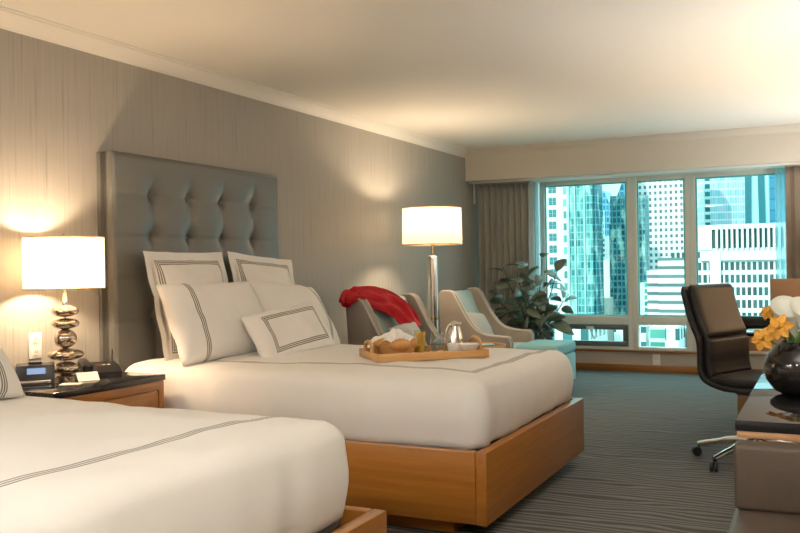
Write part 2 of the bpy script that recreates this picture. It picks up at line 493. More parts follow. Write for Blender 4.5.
def duvet_mesh(x0, x1, y0, y1, ztop, zbot, seed, mat, puff=.02):
    prof = [(-.02, zbot), (-.006, zbot + .012), (.0, zbot + .04), (.008, zbot + .08), (.014, zbot + .12), (.014, zbot + .16),
            (.008, zbot + .20), (-.002, ztop - .062), (-.014, ztop - .042), (-.032, ztop - .024), (-.056, ztop - .011), (-.085, ztop - .004), (-.12, ztop - .001), (-.16, ztop)]
    H = (y1 - y0) / 2
    d = -.16
    while d > -H + .03: d -= .035; prof.append((max(d, -H + .012), ztop))
    rings = []
    bm = bmesh.new()
    for k, (o, z) in enumerate(prof):
        ring = []
        for (x, y) in rounded_ring(x0 - o * 1.0 if False else x0 - o, x1 + o, y0 - o, y1 + o, max(.10 + o, .01), 220):
            v = Vector((x * 3.0 + seed, y * 3.0, z * 3))
            zz = z
            if z > zbot + .03:
                w1 = noise.noise(v * .8) * .016 + noise.noise(v * 2.3 + Vector((7, 1, 3))) * .007
                zz += w1 * min(1, (z - zbot) / (ztop - zbot)) + puff * (1 - abs((y - y0) / (2 * H) * 2 - 1) ** 3) * min(1, max(0, -o - .08) / .3)
            dx = noise.noise(Vector((x * 2.2, y * 2.2, z * 1.2 + seed))) * .014 if o > -.1 else 0
            # vertical soft folds on the hanging sides
            if o > -.09:
                s = x if (abs(y - y0) < .1 or abs(y - y1) < .1) else y
                fold = noise.noise(Vector((s * 9 + seed * 3, 0, z * .9))) * .022 * min(1, (ztop - z) / .12)
                dx += fold
            cx, cy = (x0 + x1) / 2, (y0 + y1) / 2
            n = Vector((x - max(x0 + .13, min(x1 - .13, x)), y - max(y0 + .13, min(y1 - .13, y)), 0))
            if n.length > 1e-6: n.normalize()
            ring.append(bm.verts.new((x + n.x * dx, y + n.y * dx, zz)))
        rings.append(ring)
    for A, B in zip(rings, rings[1:]):
        m = len(A)
        for i in range(m): bm.faces.new((A[i], A[(i + 1) % m], B[(i + 1) % m], B[i]))
    bm.faces.new(rings[-1])
    L = bm.loops.layers.uv.new('UVMap')
    for f in bm.faces:
        for l in f.loops: l[L].uv = (l.vert.co.x, l.vert.co.y)
    b = MB(); b._add(bm); return b

def pillow(W, Hh, T_, flange=0, p=2.6, seed=0, sag=.0):
    """pillow centred at the origin, lying in XY, thickness along Z, UV in metres"""
    b = MB()
    def fn(side):
        def f(u, v):
            a, c = u * 2 - 1, v * 2 - 1
            X, Y = a * W / 2, c * Hh / 2
            fa = 1 - flange / (W / 2); fb = 1 - flange / (Hh / 2)
            aa, cc = min(1, abs(a) / fa), min(1, abs(c) / fb)
            th = (max(0, 1 - aa ** p) * max(0, 1 - cc ** p)) ** (.85 if flange else .55) * T_ / 2
            # sides pull in between the corners
            X *= 1 - .05 * (1 - c * c) * abs(a) ** 2 * (1 if not flange else .5)
            Y *= 1 - .05 * (1 - a * a) * abs(c) ** 2 * (1 if not flange else .5)
            nz = noise.noise(Vector((X * 7 + seed, Y * 7, side))) * .010 + noise.noise(Vector((X * 18 + seed, Y * 18, side))) * .003
            edge = min(1, th / (.02)) if th > 0 else 0
            wav = noise.noise(Vector((X * 9, Y * 9, seed))) * .010
            return (X, Y, side * (th + .002) + nz * edge + wav - sag * (a * a))
        return f
    uv = lambda u, v: ((u * 2 - 1) * W / 2, (v * 2 - 1) * Hh / 2)
    b.grid(fn(1), 44, 44, uv).grid(fn(-1), 44, 44, uv)
    bmesh.ops.remove_doubles(b.bm, verts=b.bm.verts, dist=.0045)
    return b

def place_pillow(name, label, W, Hh, T_, mat, loc, R, group='pillows on the beds', **k):
    o = pillow(W, Hh, T_, **k).build(name, mat, angle=80)
    o.matrix_world = Matrix.Translation(loc) @ R
    return tag(o, label, 'pillow', group)
def lean(tilt, yaw=0, roll=0):
    """local X -> world Y (along the headboard), local Y -> up, tilted back; local +Z faces the foot of the bed"""
    base = Matrix(((0, 0, 1), (1, 0, 0), (0, 1, 0))).to_4x4()   # X->Y, Y->Z, Z->X
    return Matrix.Rotation(yaw, 4, 'Z') @ Matrix.Rotation(-tilt, 4, 'Y') @ base @ Matrix.Rotation(roll, 4, 'Z')

BX1 = 2.315
def make_bed(y0, y1, label):
    t = thing('bed', label, 'bed', (1.2, (y0 + y1) / 2, 0), 0, 'two matching hotel beds')
    z0, z1 = .082, .392
    MB().box(BX1 - .05, y0, z0, BX1, y1, z1, .004).build('footboard', 'wood_y', t, world=1)
    for a in (y0, y1 - .045):
        MB().box(.13, a + .0015, z0, BX1 - .052, a + .0435, z1, .004).build('side_rail', 'wood_x', t, world=1)
    MB().box(.2, y0 + .12, 0, BX1 - .20, y1 - .12, z0 + .02).build('plinth', 'wood_x', t, smooth=False, world=1)
    MB().box(.15, y0 + .05, .10, BX1 - .055, y1 - .05, .34).build('box_base', 'darkwood', t, smooth=False, world=1)
    MB().box(.16, y0 + .09, .341, BX1 - .10, y1 - .09, .62, .05, 4).build('mattress', 'mattress', t, world=1)
    # tufted headboard
    hy0, hy1 = y0 + .128, y1 + .087
    cols = [hy0 + .325, hy0 + .650, hy0 + .975, hy0 + 1.303]; rows = [.90, 1.14, 1.378, 1.620]
    ht = 1.848
    def fn(u, v):
        y = hy0 + (hy1 - hy0) * u; z = .25 + (ht - .25) * v
        d = 0.0
        ez = min(1, max(0, (ht - z) / .03)); ey = min(1, max(0, min(y - hy0, hy1 - y) / .02))
        inz = 1 / (1 + math.exp(-(1.70 - z) / .03)); 
        for c in cols:
            d += .004 * math.exp(-((y - c) / .018) ** 2) * inz
            d += .007 * math.exp(-((y - c) / .06) ** 2) * inz
            for r in rows:
                q = ((y - c) / .024) ** 2 + ((z - r) / .024) ** 2
                d += .030 * math.exp(-q)
                q = ((y - c) / .070) ** 2 + ((z - r) / .070) ** 2
                d += .017 * math.exp(-q)
        for r in rows: d += .005 * math.exp(-((z - r) / .008) ** 2)
        x = .125 - d - .012 * (1 - (ez * (2 - ez)) ** .5) - .010 * (1 - (ey * (2 - ey)) ** .5)
        return (x, y, z)
    hb = MB().grid(fn, 150, 130)
    hb.box(.022, hy0, .25, .075, hy1, ht, .003)
    # returns closing the sides and the top
    e = .105
    for yy in (hy0, hy1 - .004): hb.box(.002, yy, .25, e + .008, yy + .004, ht - .004)
    hb.box(.002, hy0, ht - .006, e + .006, hy1, ht - .002)
    h = hb.build('headboard', 'headboard', t, angle=50, world=1)
    for c in cols:
        for r in rows:
            MB().ball((.077, c, r), .008, .014, .014, 12, 8).build('button', 'headboard', h, world=0).location = -t.location
    return t
BY0, BY1 = 3.447, 5.085
OFF = -2.558
bed_far = make_bed(BY0, BY1, 'amber wood platform bed with tall tufted grey headboard, beside the armchairs, breakfast tray on it')
bed_near = copy_tree(bed_far); bed_near.location.y += OFF
bed_near['label'] = 'amber wood platform bed cut off by the lower left corner, nearest the viewer'
SCOL = (.30, .285, .26)
mf = striped('duvet stripes far', 'rect', .742, .615, .036, 3, ofs=(1.38, 4.40), col=SCOL)
mn = striped('duvet stripes near', 'rect', 1.01, .625, .036, 3, ofs=(.96, 1.81), col=SCOL)
d1 = duvet_mesh(.17, 2.262, BY0 + .06, BY1 - .05, .692, .384, 3, mf).build('duvet', mf, angle=80)
tag(d1, 'white duvet with thin grey border lines, under the breakfast tray', 'duvet', 'white duvets with line borders')
d2 = duvet_mesh(.17, 2.24, BY0 + .06 + OFF, BY1 - .07 + OFF, .714, .384, 11, mn).build('duvet', mn, angle=80)
tag(d2, 'plain topped white duvet with thin grey border lines filling the lower left corner', 'duvet', 'white duvets with line borders')

PG = 'white pillows with grey line trim'
ms = striped('euro sham stripes', 'rect', .255, .235, .035, 3)
ms5 = striped('boudoir stripes', 'rect', .225, .085, .03, 3)
ms3 = striped('case stripes left', 'line', -.245, 0, .036, 3)
ms4 = striped('case stripes right', 'line', .24, 0, .036, 3)
place_pillow('euro_sham', 'large square white pillow with line border, rearmost left against the tufted headboard', .70, .64, .17, ms, (.33, 4.00, .985), lean(.24), PG, flange=.05, seed=1)
place_pillow('euro_sham', 'large square white pillow with line border, rearmost right against the tufted headboard', .70, .62, .17, ms, (.33, 4.74, .975), lean(.26, 0, -.08), PG, flange=.05, seed=2)
place_pillow('bed_pillow', 'white pillow with vertical lines at its left end, in front of the left square pillow', .78, .47, .20, ms3, (.54, 3.94, .90), lean(.42, -.06, .0), PG, seed=3, p=3)
place_pillow('bed_pillow', 'white pillow with lines at its right end, in front of the right square pillow', .78, .47, .20, ms4, (.54, 4.70, .885), lean(.55, .04, -.10), PG, seed=4, p=3)
place_pillow('boudoir_pillow', 'small oblong white pillow framed by grey lines, frontmost of the propped pillows', .68, .32, .15, ms5, (.80, 4.27, .815), lean(.50, -.12, .10), PG, flange=.0, seed=5, p=3)
msn = striped('near case stripes', 'line', .245, 0, .036, 3)
place_pillow('bed_pillow', 'white pillow corner with three grey lines at the left edge, on the nearest bed', .78, .50, .20, msn, (.78, 1.93, .925), lean(.62, .10, .0), PG, seed=6, p=3)

# ------------------------------------------------------------------ nightstand and what stands on it
NY0, NY1, NX = 2.72, 3.435, .592
t = thing('nightstand', 'amber wood bedside table with black stone top between the two beds', 'bedside table', (.295, 3.08, 0))
MB().box(.02, NY0 + .01, .08, NX - .022, NY1 - .008, .628, .003).build('body', 'wood_y', t, world=1)
MB().box(.06, NY0 + .04, 0, NX - .06, NY1 - .04, .08).build('plinth', 'darkwood', t, world=1, smooth=False)
f = MB(); fy0, fy1 = NY0 + .01, NY1 - .008
f.box(NX - .022, fy0, .585, NX - .006, fy1, .628, .001).box(NX - .022, fy0, .08, NX - .006, fy1, .11, .001)
f.box(NX - .022, fy0, .11, NX - .006, fy0 + .035, .585, .001).box(NX - .022, fy1 - .035, .11, NX - .006, fy1, .585, .001)
f.build('face_frame', 'wood_y', t, world=1)
for z0, z1 in ((.35, .58), (.115, .345)):
    d = MB().box(NX - .0215, fy0 + .04, z0, NX - .009, fy1 - .04, z1, .001).build('drawer', 'wood_y', t, world=1)
    MB().tube([(NX - .004, 3.03, (z0 + z1) / 2), (NX + .008, 3.04, (z0 + z1) / 2), (NX + .008, 3.11, (z0 + z1) / 2), (NX - .004, 3.12, (z0 + z1) / 2)], .005).build('handle', 'steel', d, world=0).location = -t.location
MB().box(.02, NY0, .63, NX, NY1, .66, .003).build('top', 'granite', t, world=1)

def drum(zc0, zc1, r0, r1, n=48):
    return MB().lathe([(r0, zc0), (r1, zc1)], 0, 0, n)
def lampring(z, r, th=.004):
    return MB().lathe([(r - th, z - th), (r + th, z - th), (r + th, z + th), (r - th, z + th), (r - th, z - th)], 0, 0, 48)
# table lamp of stacked glass pebbles
LX, LY = .235, 3.12
t = thing('table_lamp', 'lit bedside lamp with cream drum shade on stacked smoky glass pebbles', 'lamp', (LX, LY, .66))
z = .0
MB().lathe([(0, 0), (.055, 0), (.055, .012), (.048, .016), (.02, .02), (0, .02)]).build('base', 'mercury', t)
for i, (zc, rx, rz) in enumerate(((.052, .066, .034), (.120, .086, .031), (.198, .055, .048), (.272, .067, .028), (.334, .066, .030))):
    s = MB().ball((0, 0, zc), rx, rx, rz, 32, 16).build('glass_pebble', 'mercury', t)
MB().tube([(0, 0, .02), (0, 0, .56)], .007).build('stem', 'steel', t)
MB().lathe([(0, .36), (.014, .36), (.014, .395), (.010, .40), (.010, .43), (0, .43)], n=20).build('socket', 'steel', t)
sz0, sz1, sr = .445, .697, .190
sh = drum(sz0, sz1, sr, sr).build('lamp_shade', 'shade', t)
lampring(sz0, sr, .003).build('shade_rim', 'brass', sh); lampring(sz1, sr, .003).build('shade_rim', 'shade', sh)
MB().tube([(-sr, 0, sz1 - .02), (sr, 0, sz1 - .02)], .003).tube([(0, -sr, sz1 - .02), (0, sr, sz1 - .02)], .003).lathe([(0, sz1 - .03), (.012, sz1 - .03), (.012, sz1 + .01), (0, sz1 + .02)], n=16).build('shade_spider', 'steel', sh)
def point(name, loc, e, col, r=.04):
    l = bpy.data.lights.new(name, 'POINT'); l.energy = e; l.color = col; l.shadow_soft_size = r
    o = bpy.data.objects.new(name, l); C.objects.link(o); o.location = loc; return o
WARM = (1, .72, .46)
point('bedside_bulb', (LX, LY, .66 + .57), 17, WARM)

# clock radio
t = thing('clock_radio', 'black clock radio with lit display, left of the bedside lamp', 'clock', (.27, 2.905, .66), math.radians(-42))
MB().prism([(-.045, 0), (.045, 0), (.042, .05), (.030, .092), (-.045, .098)], -.085, .085, .004).build('case', 'black', t)
R_ = Matrix.Translation((.0375, 0, .066)) @ Matrix.Rotation(math.radians(-16), 4, 'Y')
MB().box(-.001, -.035, -.014, .0025, .045, .014, mat=R_).build('display', 'display', t, smooth=False)
MB().box(-.030, -.03, .096, .0, .03, .106, .003).build('snooze_button', 'black', t)
MB().box(.028, -.07, .008, .047, .07, .024, .003).build('speaker_grille', 'steel', t)
# tent cards
def tentcard(x, y, rz, label, L=.10, Hh=.035, name='tent_card'):
    t = MB()
    t.box(-L / 2, -.001, 0, L / 2, .001, .06, mat=Matrix.Translation((0, -.032, 0)) @ Matrix.Rotation(math.radians(-52), 4, 'X'))
    t.box(-L / 2, -.001, 0, L / 2, .001, .06, mat=Matrix.Translation((0, .062, 0)) @ Matrix.Rotation(math.radians(52), 4, 'X'))
    o = t.build(name, 'card', smooth=False); o.location = (x, y, .6615); o.rotation_euler = (0, 0, rz)
    return tag(o, label, 'card', 'folded cards by the bedside lamp')
tentcard(.40, 3.10, math.radians(60), 'folded white card standing right of the bedside lamp, toward the telephone')
o = MB().box(-.045, -.03, 0, .045, .03, .004).build('note_card', 'card', smooth=False); o.location = (.44, 2.96, .6605); o.rotation_euler = (0, 0, .5)
tag(o, 'flat white note card at the front edge of the bedside table', 'card', 'folded cards by the bedside lamp')
# telephone
t = thing('telephone', 'black desk telephone with handset and short antenna, right end of the bedside table', 'telephone', (.26, 3.31, .66), math.radians(-35))
MB().prism([(-.09, 0), (.10, 0), (.10, .018), (.02, .045), (-.09, .055)], -.095, .10, .006).build('phone_base', 'black', t)
hs = MB().box(-.095, -.088, .048, .09, -.042, .07, .01, 3, mat=Matrix.Rotation(math.radians(6), 4, 'Y')).box(-.095, -.09, .038, -.045, -.04, .07, .01, 3).box(.045, -.09, .022, .092, -.04, .062, .01, 3)
hs.build('handset', 'black', t)
for i in range(4):
    for j in range(3):
        zz = .044 - (i * .022) * .34
        MB().box(-.008 + i * .022, -.01 + j * .026, zz - .004, .006 + i * .022, .008 + j * .026, zz + .004, .001).build('key', 'porcelain' if (i + j) % 3 else 'red', t)
MB().tube([(-.075, .08, .05), (-.085, .085, .115)], [.005, .0035]).build('antenna', 'black', t)

# ------------------------------------------------------------------ breakfast tray
TZ = .712
ta = math.radians(43)
tx, ty = 1.71, 4.14
def T2(x, y): return (tx + x * math.cos(ta) - y * math.sin(ta), ty + x * math.sin(ta) + y * math.cos(ta))
t = thing('serving_tray', 'honey coloured wooden breakfast tray with arched end handles on the bed', 'tray', (tx, ty, TZ), ta)
LW, LD = .60, .36
MB().box(-LW / 2, -LD / 2, 0, LW / 2, LD / 2, .008, .002).build('tray_bottom', 'tray_wood', t)
for y in (-LD / 2, LD / 2 - .012): MB().box(-LW / 2, y, .0, LW / 2, y + .012, .042, .003).build('tray_side', 'tray_wood', t)
for s in (-1, 1):
    x = s * (LW / 2 - .006)
    MB().box(x - .006, -LD / 2 + .0125, 0, x + .006, LD / 2 - .0125, .042, .003).build('tray_end', 'tray_wood', t)
    pts = smoothpts([(x, -.07, .035), (x, -.065, .07), (x, -.03, .088), (x, .03, .088), (x, .065, .07), (x, .07, .035)], 6)
    MB().tube(pts, .010).build('handle', 'tray_wood', t)
zt = TZ + .009
def item(name, label, cat, x, y, rz=0, g='breakfast things on the tray'):
    X, Y = T2(x, y); return thing(name, label, cat, (X, Y, zt), ta + rz, g)
k = item('bread_basket', 'small woven bread basket with folded white napkin, left end of tray', 'basket', -.15, .0)
MB().lathe([(0, .002), (.075, .002), (.09, .02), (.105, .055), (.108, .062), (.102, .062), (.088, .03), (.07, .012), (0, .010)], n=36).build('basket', 'wicker', k)
def nap(u, v):
    a = u * 2 * PI; r = .004 + .122 * v
    return (r * math.cos(a) - .0, r * math.sin(a) + .018, .128 - .060 * v ** 1.6 + .014 * math.sin(a * 5) * v + noise.noise(Vector((math.cos(a) * 2 * v, math.sin(a) * 2 * v, 3))) * .035)
MB().grid(nap, 60, 10, closeu=True).build('napkin', 'napkin', k)
def roll(name, label, x, y, z, rz, s=1.0):
    b = MB(); pts = smoothpts([(-.055, .02, 0), (-.03, -.004, .004), (0, -.012, .006), (.03, -.004, .004), (.055, .02, 0)], 5)
    n = len(pts); rr = [(.008 + .024 * math.sin(PI * i / (n - 1)) ** .8 + .003 * (i % 3 == 0)) * s for i in range(n)]
    b.tube(pts, rr, 14); o = b.build(name, 'bread', angle=60); X, Y = T2(x, y); o.location = (X, Y, z); o.rotation_euler = (0, 0, ta + rz)
    return tag(o, label, 'bread', 'croissants in the bread basket')
roll('croissant', 'golden croissant at the front of the bread basket', -.15, -.085, zt + .062, .1, .95)
roll('croissant', 'golden croissant at the right of the bread basket', -.085, -.045, zt + .066, .8, .85)
roll('croissant', 'golden croissant at the left rear of the bread basket', -.225, -.045, zt + .066, 2.5, .85)
k = item('juice_glass', 'tall straight glass of orange juice on the tray', 'glass', .0, .05)
MB().lathe([(0, 0), (.029, 0), (.031, .125), (.0295, .125), (.0275, .006), (0, .006)], n=32).build('glass', 'tumbler', k)
MB().lathe([(0, .007), (.0268, .007), (.0285, .116), (0, .116)], n=32).build('juice', 'juice', k)
k = item('water_glass', 'rounded stemless glass of ice water, right of the orange juice', 'glass', .10, .06)
MB().lathe([(0, 0), (.026, 0), (.033, .02), (.037, .06), (.036, .10), (.034, .115), (.0325, .115), (.0345, .10), (.0355, .06), (.031, .022), (.024, .006), (0, .006)], n=32).build('glass', 'tumbler', k)
MB().lathe([(0, .007), (.023, .007), (.030, .022), (.0345, .06), (.0342, .07), (0, .07)], n=32).build('water', 'water', k)
for q, (a_, b_, c_) in enumerate(((-.010, .006, .058), (.014, -.004, .060), (.0, -.014, .070))):
    MB().box(-.010, -.010, -.010, .010, .010, .010, .003, mat=Matrix.Translation((a_, b_, c_)) @ Matrix.Rotation(q + .4, 4, (1, .5, .3))).build('ice_cube', 'ice', k)
k = item('coffee_pot', 'polished steel coffee pot with handle on the tray', 'coffee pot', .195, .045, .5)
MB().lathe([(0, 0), (.046, 0), (.050, .01), (.048, .05), (.040, .10), (.030, .135), (.028, .142), (.032, .150), (.031, .156), (.018, .166), (.006, .170), (0, .172)], n=36).build('pot_body', 'steel', k)
MB().tube(smoothpts([(-.03, 0, .145), (-.055, 0, .145), (-.068, 0, .11), (-.062, 0, .06), (-.046, 0, .04)], 6), .006).build('handle', 'steel', k)
MB().tube([(.026, 0, .13), (.042, 0, .150), (.052, 0, .156)], [.012, .009, .006]).build('spout', 'steel', k)
k = item('coffee_cup', 'white porcelain cup turned on the tray before the steel pot', 'cup', .155, -.055)
MB().lathe([(0, 0), (.024, 0), (.036, .03), (.040, .058), (.038, .058), (.033, .028), (.02, .008), (0, .008)], n=32).build('cup', 'porcelain', k)
MB().tube(smoothpts([(.036, 0, .05), (.055, 0, .045), (.052, 0, .022), (.033, 0, .018)], 5), .004).build('handle', 'porcelain', k)
k = item('cereal_bowl', 'white porcelain bowl at the right end of the tray', 'bowl', .235, -.06)
MB().lathe([(0, 0), (.025, 0), (.028, .006), (.05, .035), (.058, .055), (.055, .055), (.045, .032), (.02, .012), (0, .011)], n=36).build('bowl', 'porcelain', k)
k = item('side_plate', 'small white plate at the tray front edge with fruit', 'plate', .035, -.075)
MB().lathe([(0, 0), (.04, 0), (.065, .010), (.064, .012), (.04, .004), (0, .004)], n=36).build('plate', 'porcelain', k)
for i, (x, y, n_, m_, lab) in enumerate(((.0, -.09, 'blackberry', 'berry', 'dark berries'), (.075, -.07, 'orange_slice', 'orange', 'bright orange fruit wedge'))):
    b = MB()
    if m_ == 'berry':
        for j in range(16):
            a = j * 2.4; rr = .012 * (j / 16) ** .5; b.ball((rr * math.cos(a), rr * math.sin(a), .010 + .006 * (1 - j / 16)), .005, u=8, v=6)
    else:
        b.prism([(.024 * math.cos(a), .024 * math.sin(a)) for a in [PI * q / 12 for q in range(13)]], -.008, .008, .002)
    o = b.build(n_, m_); X, Y = T2(x, y); o.location = (X, Y, zt + .006); o.rotation_euler = (0, 0, ta)
    tag(o, ('dark ripe berry lying on the small plate at the tray front' if m_ == 'berry' else 'orange fruit wedge on the small plate at the tray front'), 'fruit')

# ------------------------------------------------------------------ armchairs
def make_armchair(label):
    t = thing('armchair', label, 'armchair', (0, 0, 0), 0, 'slope armed armchairs by the left wall')
    sx = lambda x: -.405 + (x + .405) * .79
    top = [(-.36, .955), (-.28, .955), (-.22, .93), (-.165, .86), (-.10, .765), (-.03, .675), (.05, .605), (.16, .562), (.30, .546), (.42, .54)]
    top = [(sx(x), z) for x, z in top]
    st = smooth2(top, 5)
    poly = [(-.33, .14), (-.38, .5), (-.405, .90), (-.39, .945)] + st + [(sx(.45), .52), (sx(.455), .49), (sx(.45), .14)]
    w = .44
    for s in (-1, 1):
        y0, y1 = (w - .085, w) if s > 0 else (-w, -w + .085)
        a = MB().prism(poly, y0, y1, .014, 3).build('side_panel', 'chair_fabric', t, angle=35)
        for yy in (y0 + .006, y1 - .006):
            MB().tube([(x, yy, z + .001) for x, z in st + [(sx(.452), .50), (sx(.452), .16)]], .007, 8).build('piping', 'piping', a)
    bk = [(-.39, .3), (-.405, .88), (-.39, .93), (-.355, .945), (-.325, .925), (-.15, .46), (-.12, .3)]
    MB().prism(bk, -w + .086, w - .086, .012, 3).build('backrest', 'teal_fabric', t, angle=35)
    MB().box(-.30, -w + .086, .14, .25, w - .086, .30, .01).build('seat_frame', 'chair_fabric', t)
    MB().box(-.24, -w + .09, .30, .262, w - .09, .435, .04, 4).build('seat_cushion', 'teal_fabric', t)
    for x in (-.27, .21):
        for y in (-w + .07, w - .07): MB().lathe([(0, 0), (.014, 0), (.022, .145), (0, .145)], x, y, 16).build('leg', 'darkwood', t)
    return t
A1 = (.80, 6.08, 0); A2 = (.80, 7.72, 0)
c1 = make_armchair('taupe slope armed armchair with a red throw over its back, nearest the bed')
c1.location = A1; c1.rotation_euler = (0, 0, math.radians(-4))
c2 = copy_tree(c1); c2.location = A2; c2.rotation_euler = (0, 0, math.radians(4))
c2['label'] = 'taupe slope armed armchair with aqua seat, right of the floor lamp before the drapes'
def cushion(loc, rot, label):
    o = pillow(.42, .34, .14, seed=9, p=2.6).build('cushion', 'cushion', angle=80)
    o.matrix_world = Matrix.Translation(loc) @ rot
    return tag(o, label, 'cushion', 'grey lumbar cushions on the armchairs')
cushion((A1[0] - .09, A1[1] - .02, .59), lean(.42, -.05, .12), 'pale grey cushion under the end of the red throw on the nearer armchair')
cushion((A2[0] - .12, A2[1] - .06, .585), lean(.42, .05, -.08), 'pale grey cushion on the armchair right of the floor lamp')
# red throw: over the near side panel, along the top and down inside the backrest
cl = smoothpts([(-.35, -.50, .895), (-.36, -.47, .935), (-.36, -.37, .952), (-.34, -.21, .942), (-.30, -.06, .905), (-.245, .04, .855), (-.18, .10, .765), (-.135, .13, .68)], 7)
def thr(u, v):
    i = u * (len(cl) - 1); k = int(min(i, len(cl) - 2)); p = cl[k].lerp(cl[k + 1], i - k); tan = (cl[k + 1] - cl[k]).normalized()
    nrm = Vector((.75, -.1, .65)) if u > .3 else Vector((.2, -.35, .9)); side = tan.cross(nrm).normalized(); nn = side.cross(tan).normalized()
    W = .045 + .105 * min(1, u * 1.5) - .05 * max(0, u - .85) / .15
    if u < .08: W *= .75
    a = v * 2 * PI
    cx = math.cos(a); sy = math.sin(a)
    rip = .016 * math.sin(cx * 8 + u * 5 + 2 * noise.noise(Vector((u * 5, 1, 1)))) + .032 * noise.noise(Vector((u * 6, cx * 3, sy)))
    return p + side * (W * cx + .012 * noise.noise(Vector((u * 7, 3, 1)))) + nn * (.028 * sy + rip * (sy > 0) + .012)
b = MB().grid(thr, 70, 36)
bm = b.bm; bmesh.ops.remove_doubles(bm, verts=bm.verts, dist=.0006)
throw = b.build('throw_blanket', 'red', angle=80)
throw.location = A1; throw.rotation_euler = (0, 0, math.radians(-4))
tag(throw, 'bright red knitted throw draped over the back of the nearer armchair', 'blanket')

# ottoman
t = thing('ottoman', 'square aqua upholstered footstool before the farther armchair', 'footstool', (1.285, 7.78, 0), 0)
MB().box(-.195, -.30, .09, .195, .30, .36, .02, 3).build('body', 'ottoman', t)
MB().box(-.20, -.305, .36, .20, .305, .465, .035, 4).build('seat_cushion', 'ottoman', t)
for x in (-.15, .15):
    for y in (-.25, .25): MB().lathe([(0, 0), (.014, 0), (.02, .09), (0, .09)], x, y, 14).build('leg', 'darkwood', t)

# round side table with magazine
t = thing('side_table', 'small round glass topped table between the two armchairs', 'table', (.98, 6.88, 0))
MB().lathe([(0, .50), (.205, .50), (.21, .505), (.205, .512), (0, .512)], n=48).build('table_top', 'glass_top', t)
MB().lathe([(.205, .494), (.217, .494), (.217, .516), (.211, .518), (.206, .512), (.205, .500)], n=48).build('rim', 'tray_wood', t)
MB().lathe([(0, .012), (.018, .02), (.018, .50), (0, .50)], n=20).build('pedestal', 'steel', t)
MB().lathe([(0, 0), (.14, 0), (.14, .008), (.02, .018), (0, .018)], n=40).build('foot_plate', 'steel', t)
o = MB().box(-.10, -.075, 0, .10, .075, .008, .001).build('magazine', 'paper', smooth=False); o.location = (1.0, 6.87, .5125); o.rotation_euler = (0, 0, .5)
tag(o, 'pale blue magazine lying on the round table between the armchairs', 'magazine')

# floor lamp
FX, FY = .528, 6.93
t = thing('floor_lamp', 'lit floor lamp with wide cream drum shade and mirrored column between the armchairs', 'lamp', (FX, FY, 0))
MB().lathe([(0, 0), (.15, 0), (.15, .02), (.06, .03), (0, .03)], n=40).build('base', 'chrome', t)
MB().lathe([(0, .03), (.042, .03), (.042, .72), (0, .72)], n=28).build('column', 'chrome', t)
MB().lathe([(0, .735), (.042, .735), (.042, 1.268), (.03, 1.278), (0, 1.278)], n=28).build('column', 'chrome', t)
MB().lathe([(0, .718), (.047, .718), (.047, .737), (0, .737)], n=28).build('collar', 'brass', t)
MB().tube([(0, 0, 1.24), (0, 0, 1.52)], .010).build('neck', 'brass', t)
fz0, fz1, fr = 1.372, 1.690, .262
sh = drum(fz0, fz1, fr, fr * .98).build('lamp_shade', 'shade', t)
lampring(fz0, fr, .004).build('shade_rim', 'brass', sh); lampring(fz1, fr * .98, .004).build('shade_rim', 'shade', sh)
MB().tube([(-fr, 0, fz1 - .02), (fr, 0, fz1 - .02)], .003).tube([(0, -fr, fz1 - .02), (0, fr, fz1 - .02)], .003).build('shade_spider', 'steel', sh)
point('floor_lamp_bulb', (FX, FY, 1.58), 17, (1, .76, .52), .05)

# ------------------------------------------------------------------ drapes
def drape(name, x0, x1, y, z0, z1, npl, amp, mat, label, seed=0, group=None, flare=0, parts=True):
    t = thing(name, label, 'curtain', ((x0 + x1) / 2, y, z0), 0, group)
    def fn(s):
        def f(u, v):
            z = z0 + (z1 - z0) * v
            ph = u * npl * 2 * PI + seed + .5 * noise.noise(Vector((u * 6, v * 1.2, seed)))
            a = amp * (1 + .4 * noise.noise(Vector((u * 9, seed, v)))) * (1 - .25 * v)
            x = x0 + (x1 - x0) * u + (.3 * amp * math.sin(ph * 2)) + flare * (1 - v) ** 2 * u
            return (x, y + a * math.sin(ph) + s * .003, z)
        return f
    b = MB().grid(fn(0), npl * 14, 24)
    o = b.build('curtain_panel', mat, t, angle=80, world=1)
    if parts:
        m = o.modifiers.new('thick', 'SOLIDIFY'); m.thickness = .004
        MB().box(x0, y - amp * .5, z1, x1, y + amp * .5, z1 + .012).build('heading_tape', mat, t, world=1)
    return t
drape('drape', .05, .70, 9.26, .015, 2.095, 9, .045, 'curtain', 'grey pleated floor length drape in the corner behind the rubber plant', 1, 'heavy drapes at the window')
drape('drape', 3.26, 4.08, 9.26, .015, 2.095, 10, .045, 'curtain_r', 'brown pleated drape at the right edge of the window', 4, 'heavy drapes at the window')
drape('sheer_curtain', .66, .765, 9.40, .015, 2.10, 3, .018, 'sheer', 'narrow gathered aqua sheer beside the grey drape', 2, 'aqua sheers at the window', 0, False)
drape('sheer_curtain', 3.165, 3.32, 9.40, .015, 2.10, 4, .018, 'sheer', 'narrow gathered aqua sheer beside the brown drape', 3, 'aqua sheers at the window', 0, False)
o = MB().tube([(.045, 9.2, 1.88), (.045, 9.2, 2.10)], .009).build('curtain_wand', 'frame'); tag(o, 'short white curtain pull rod hanging at the left wall', 'curtain rod')

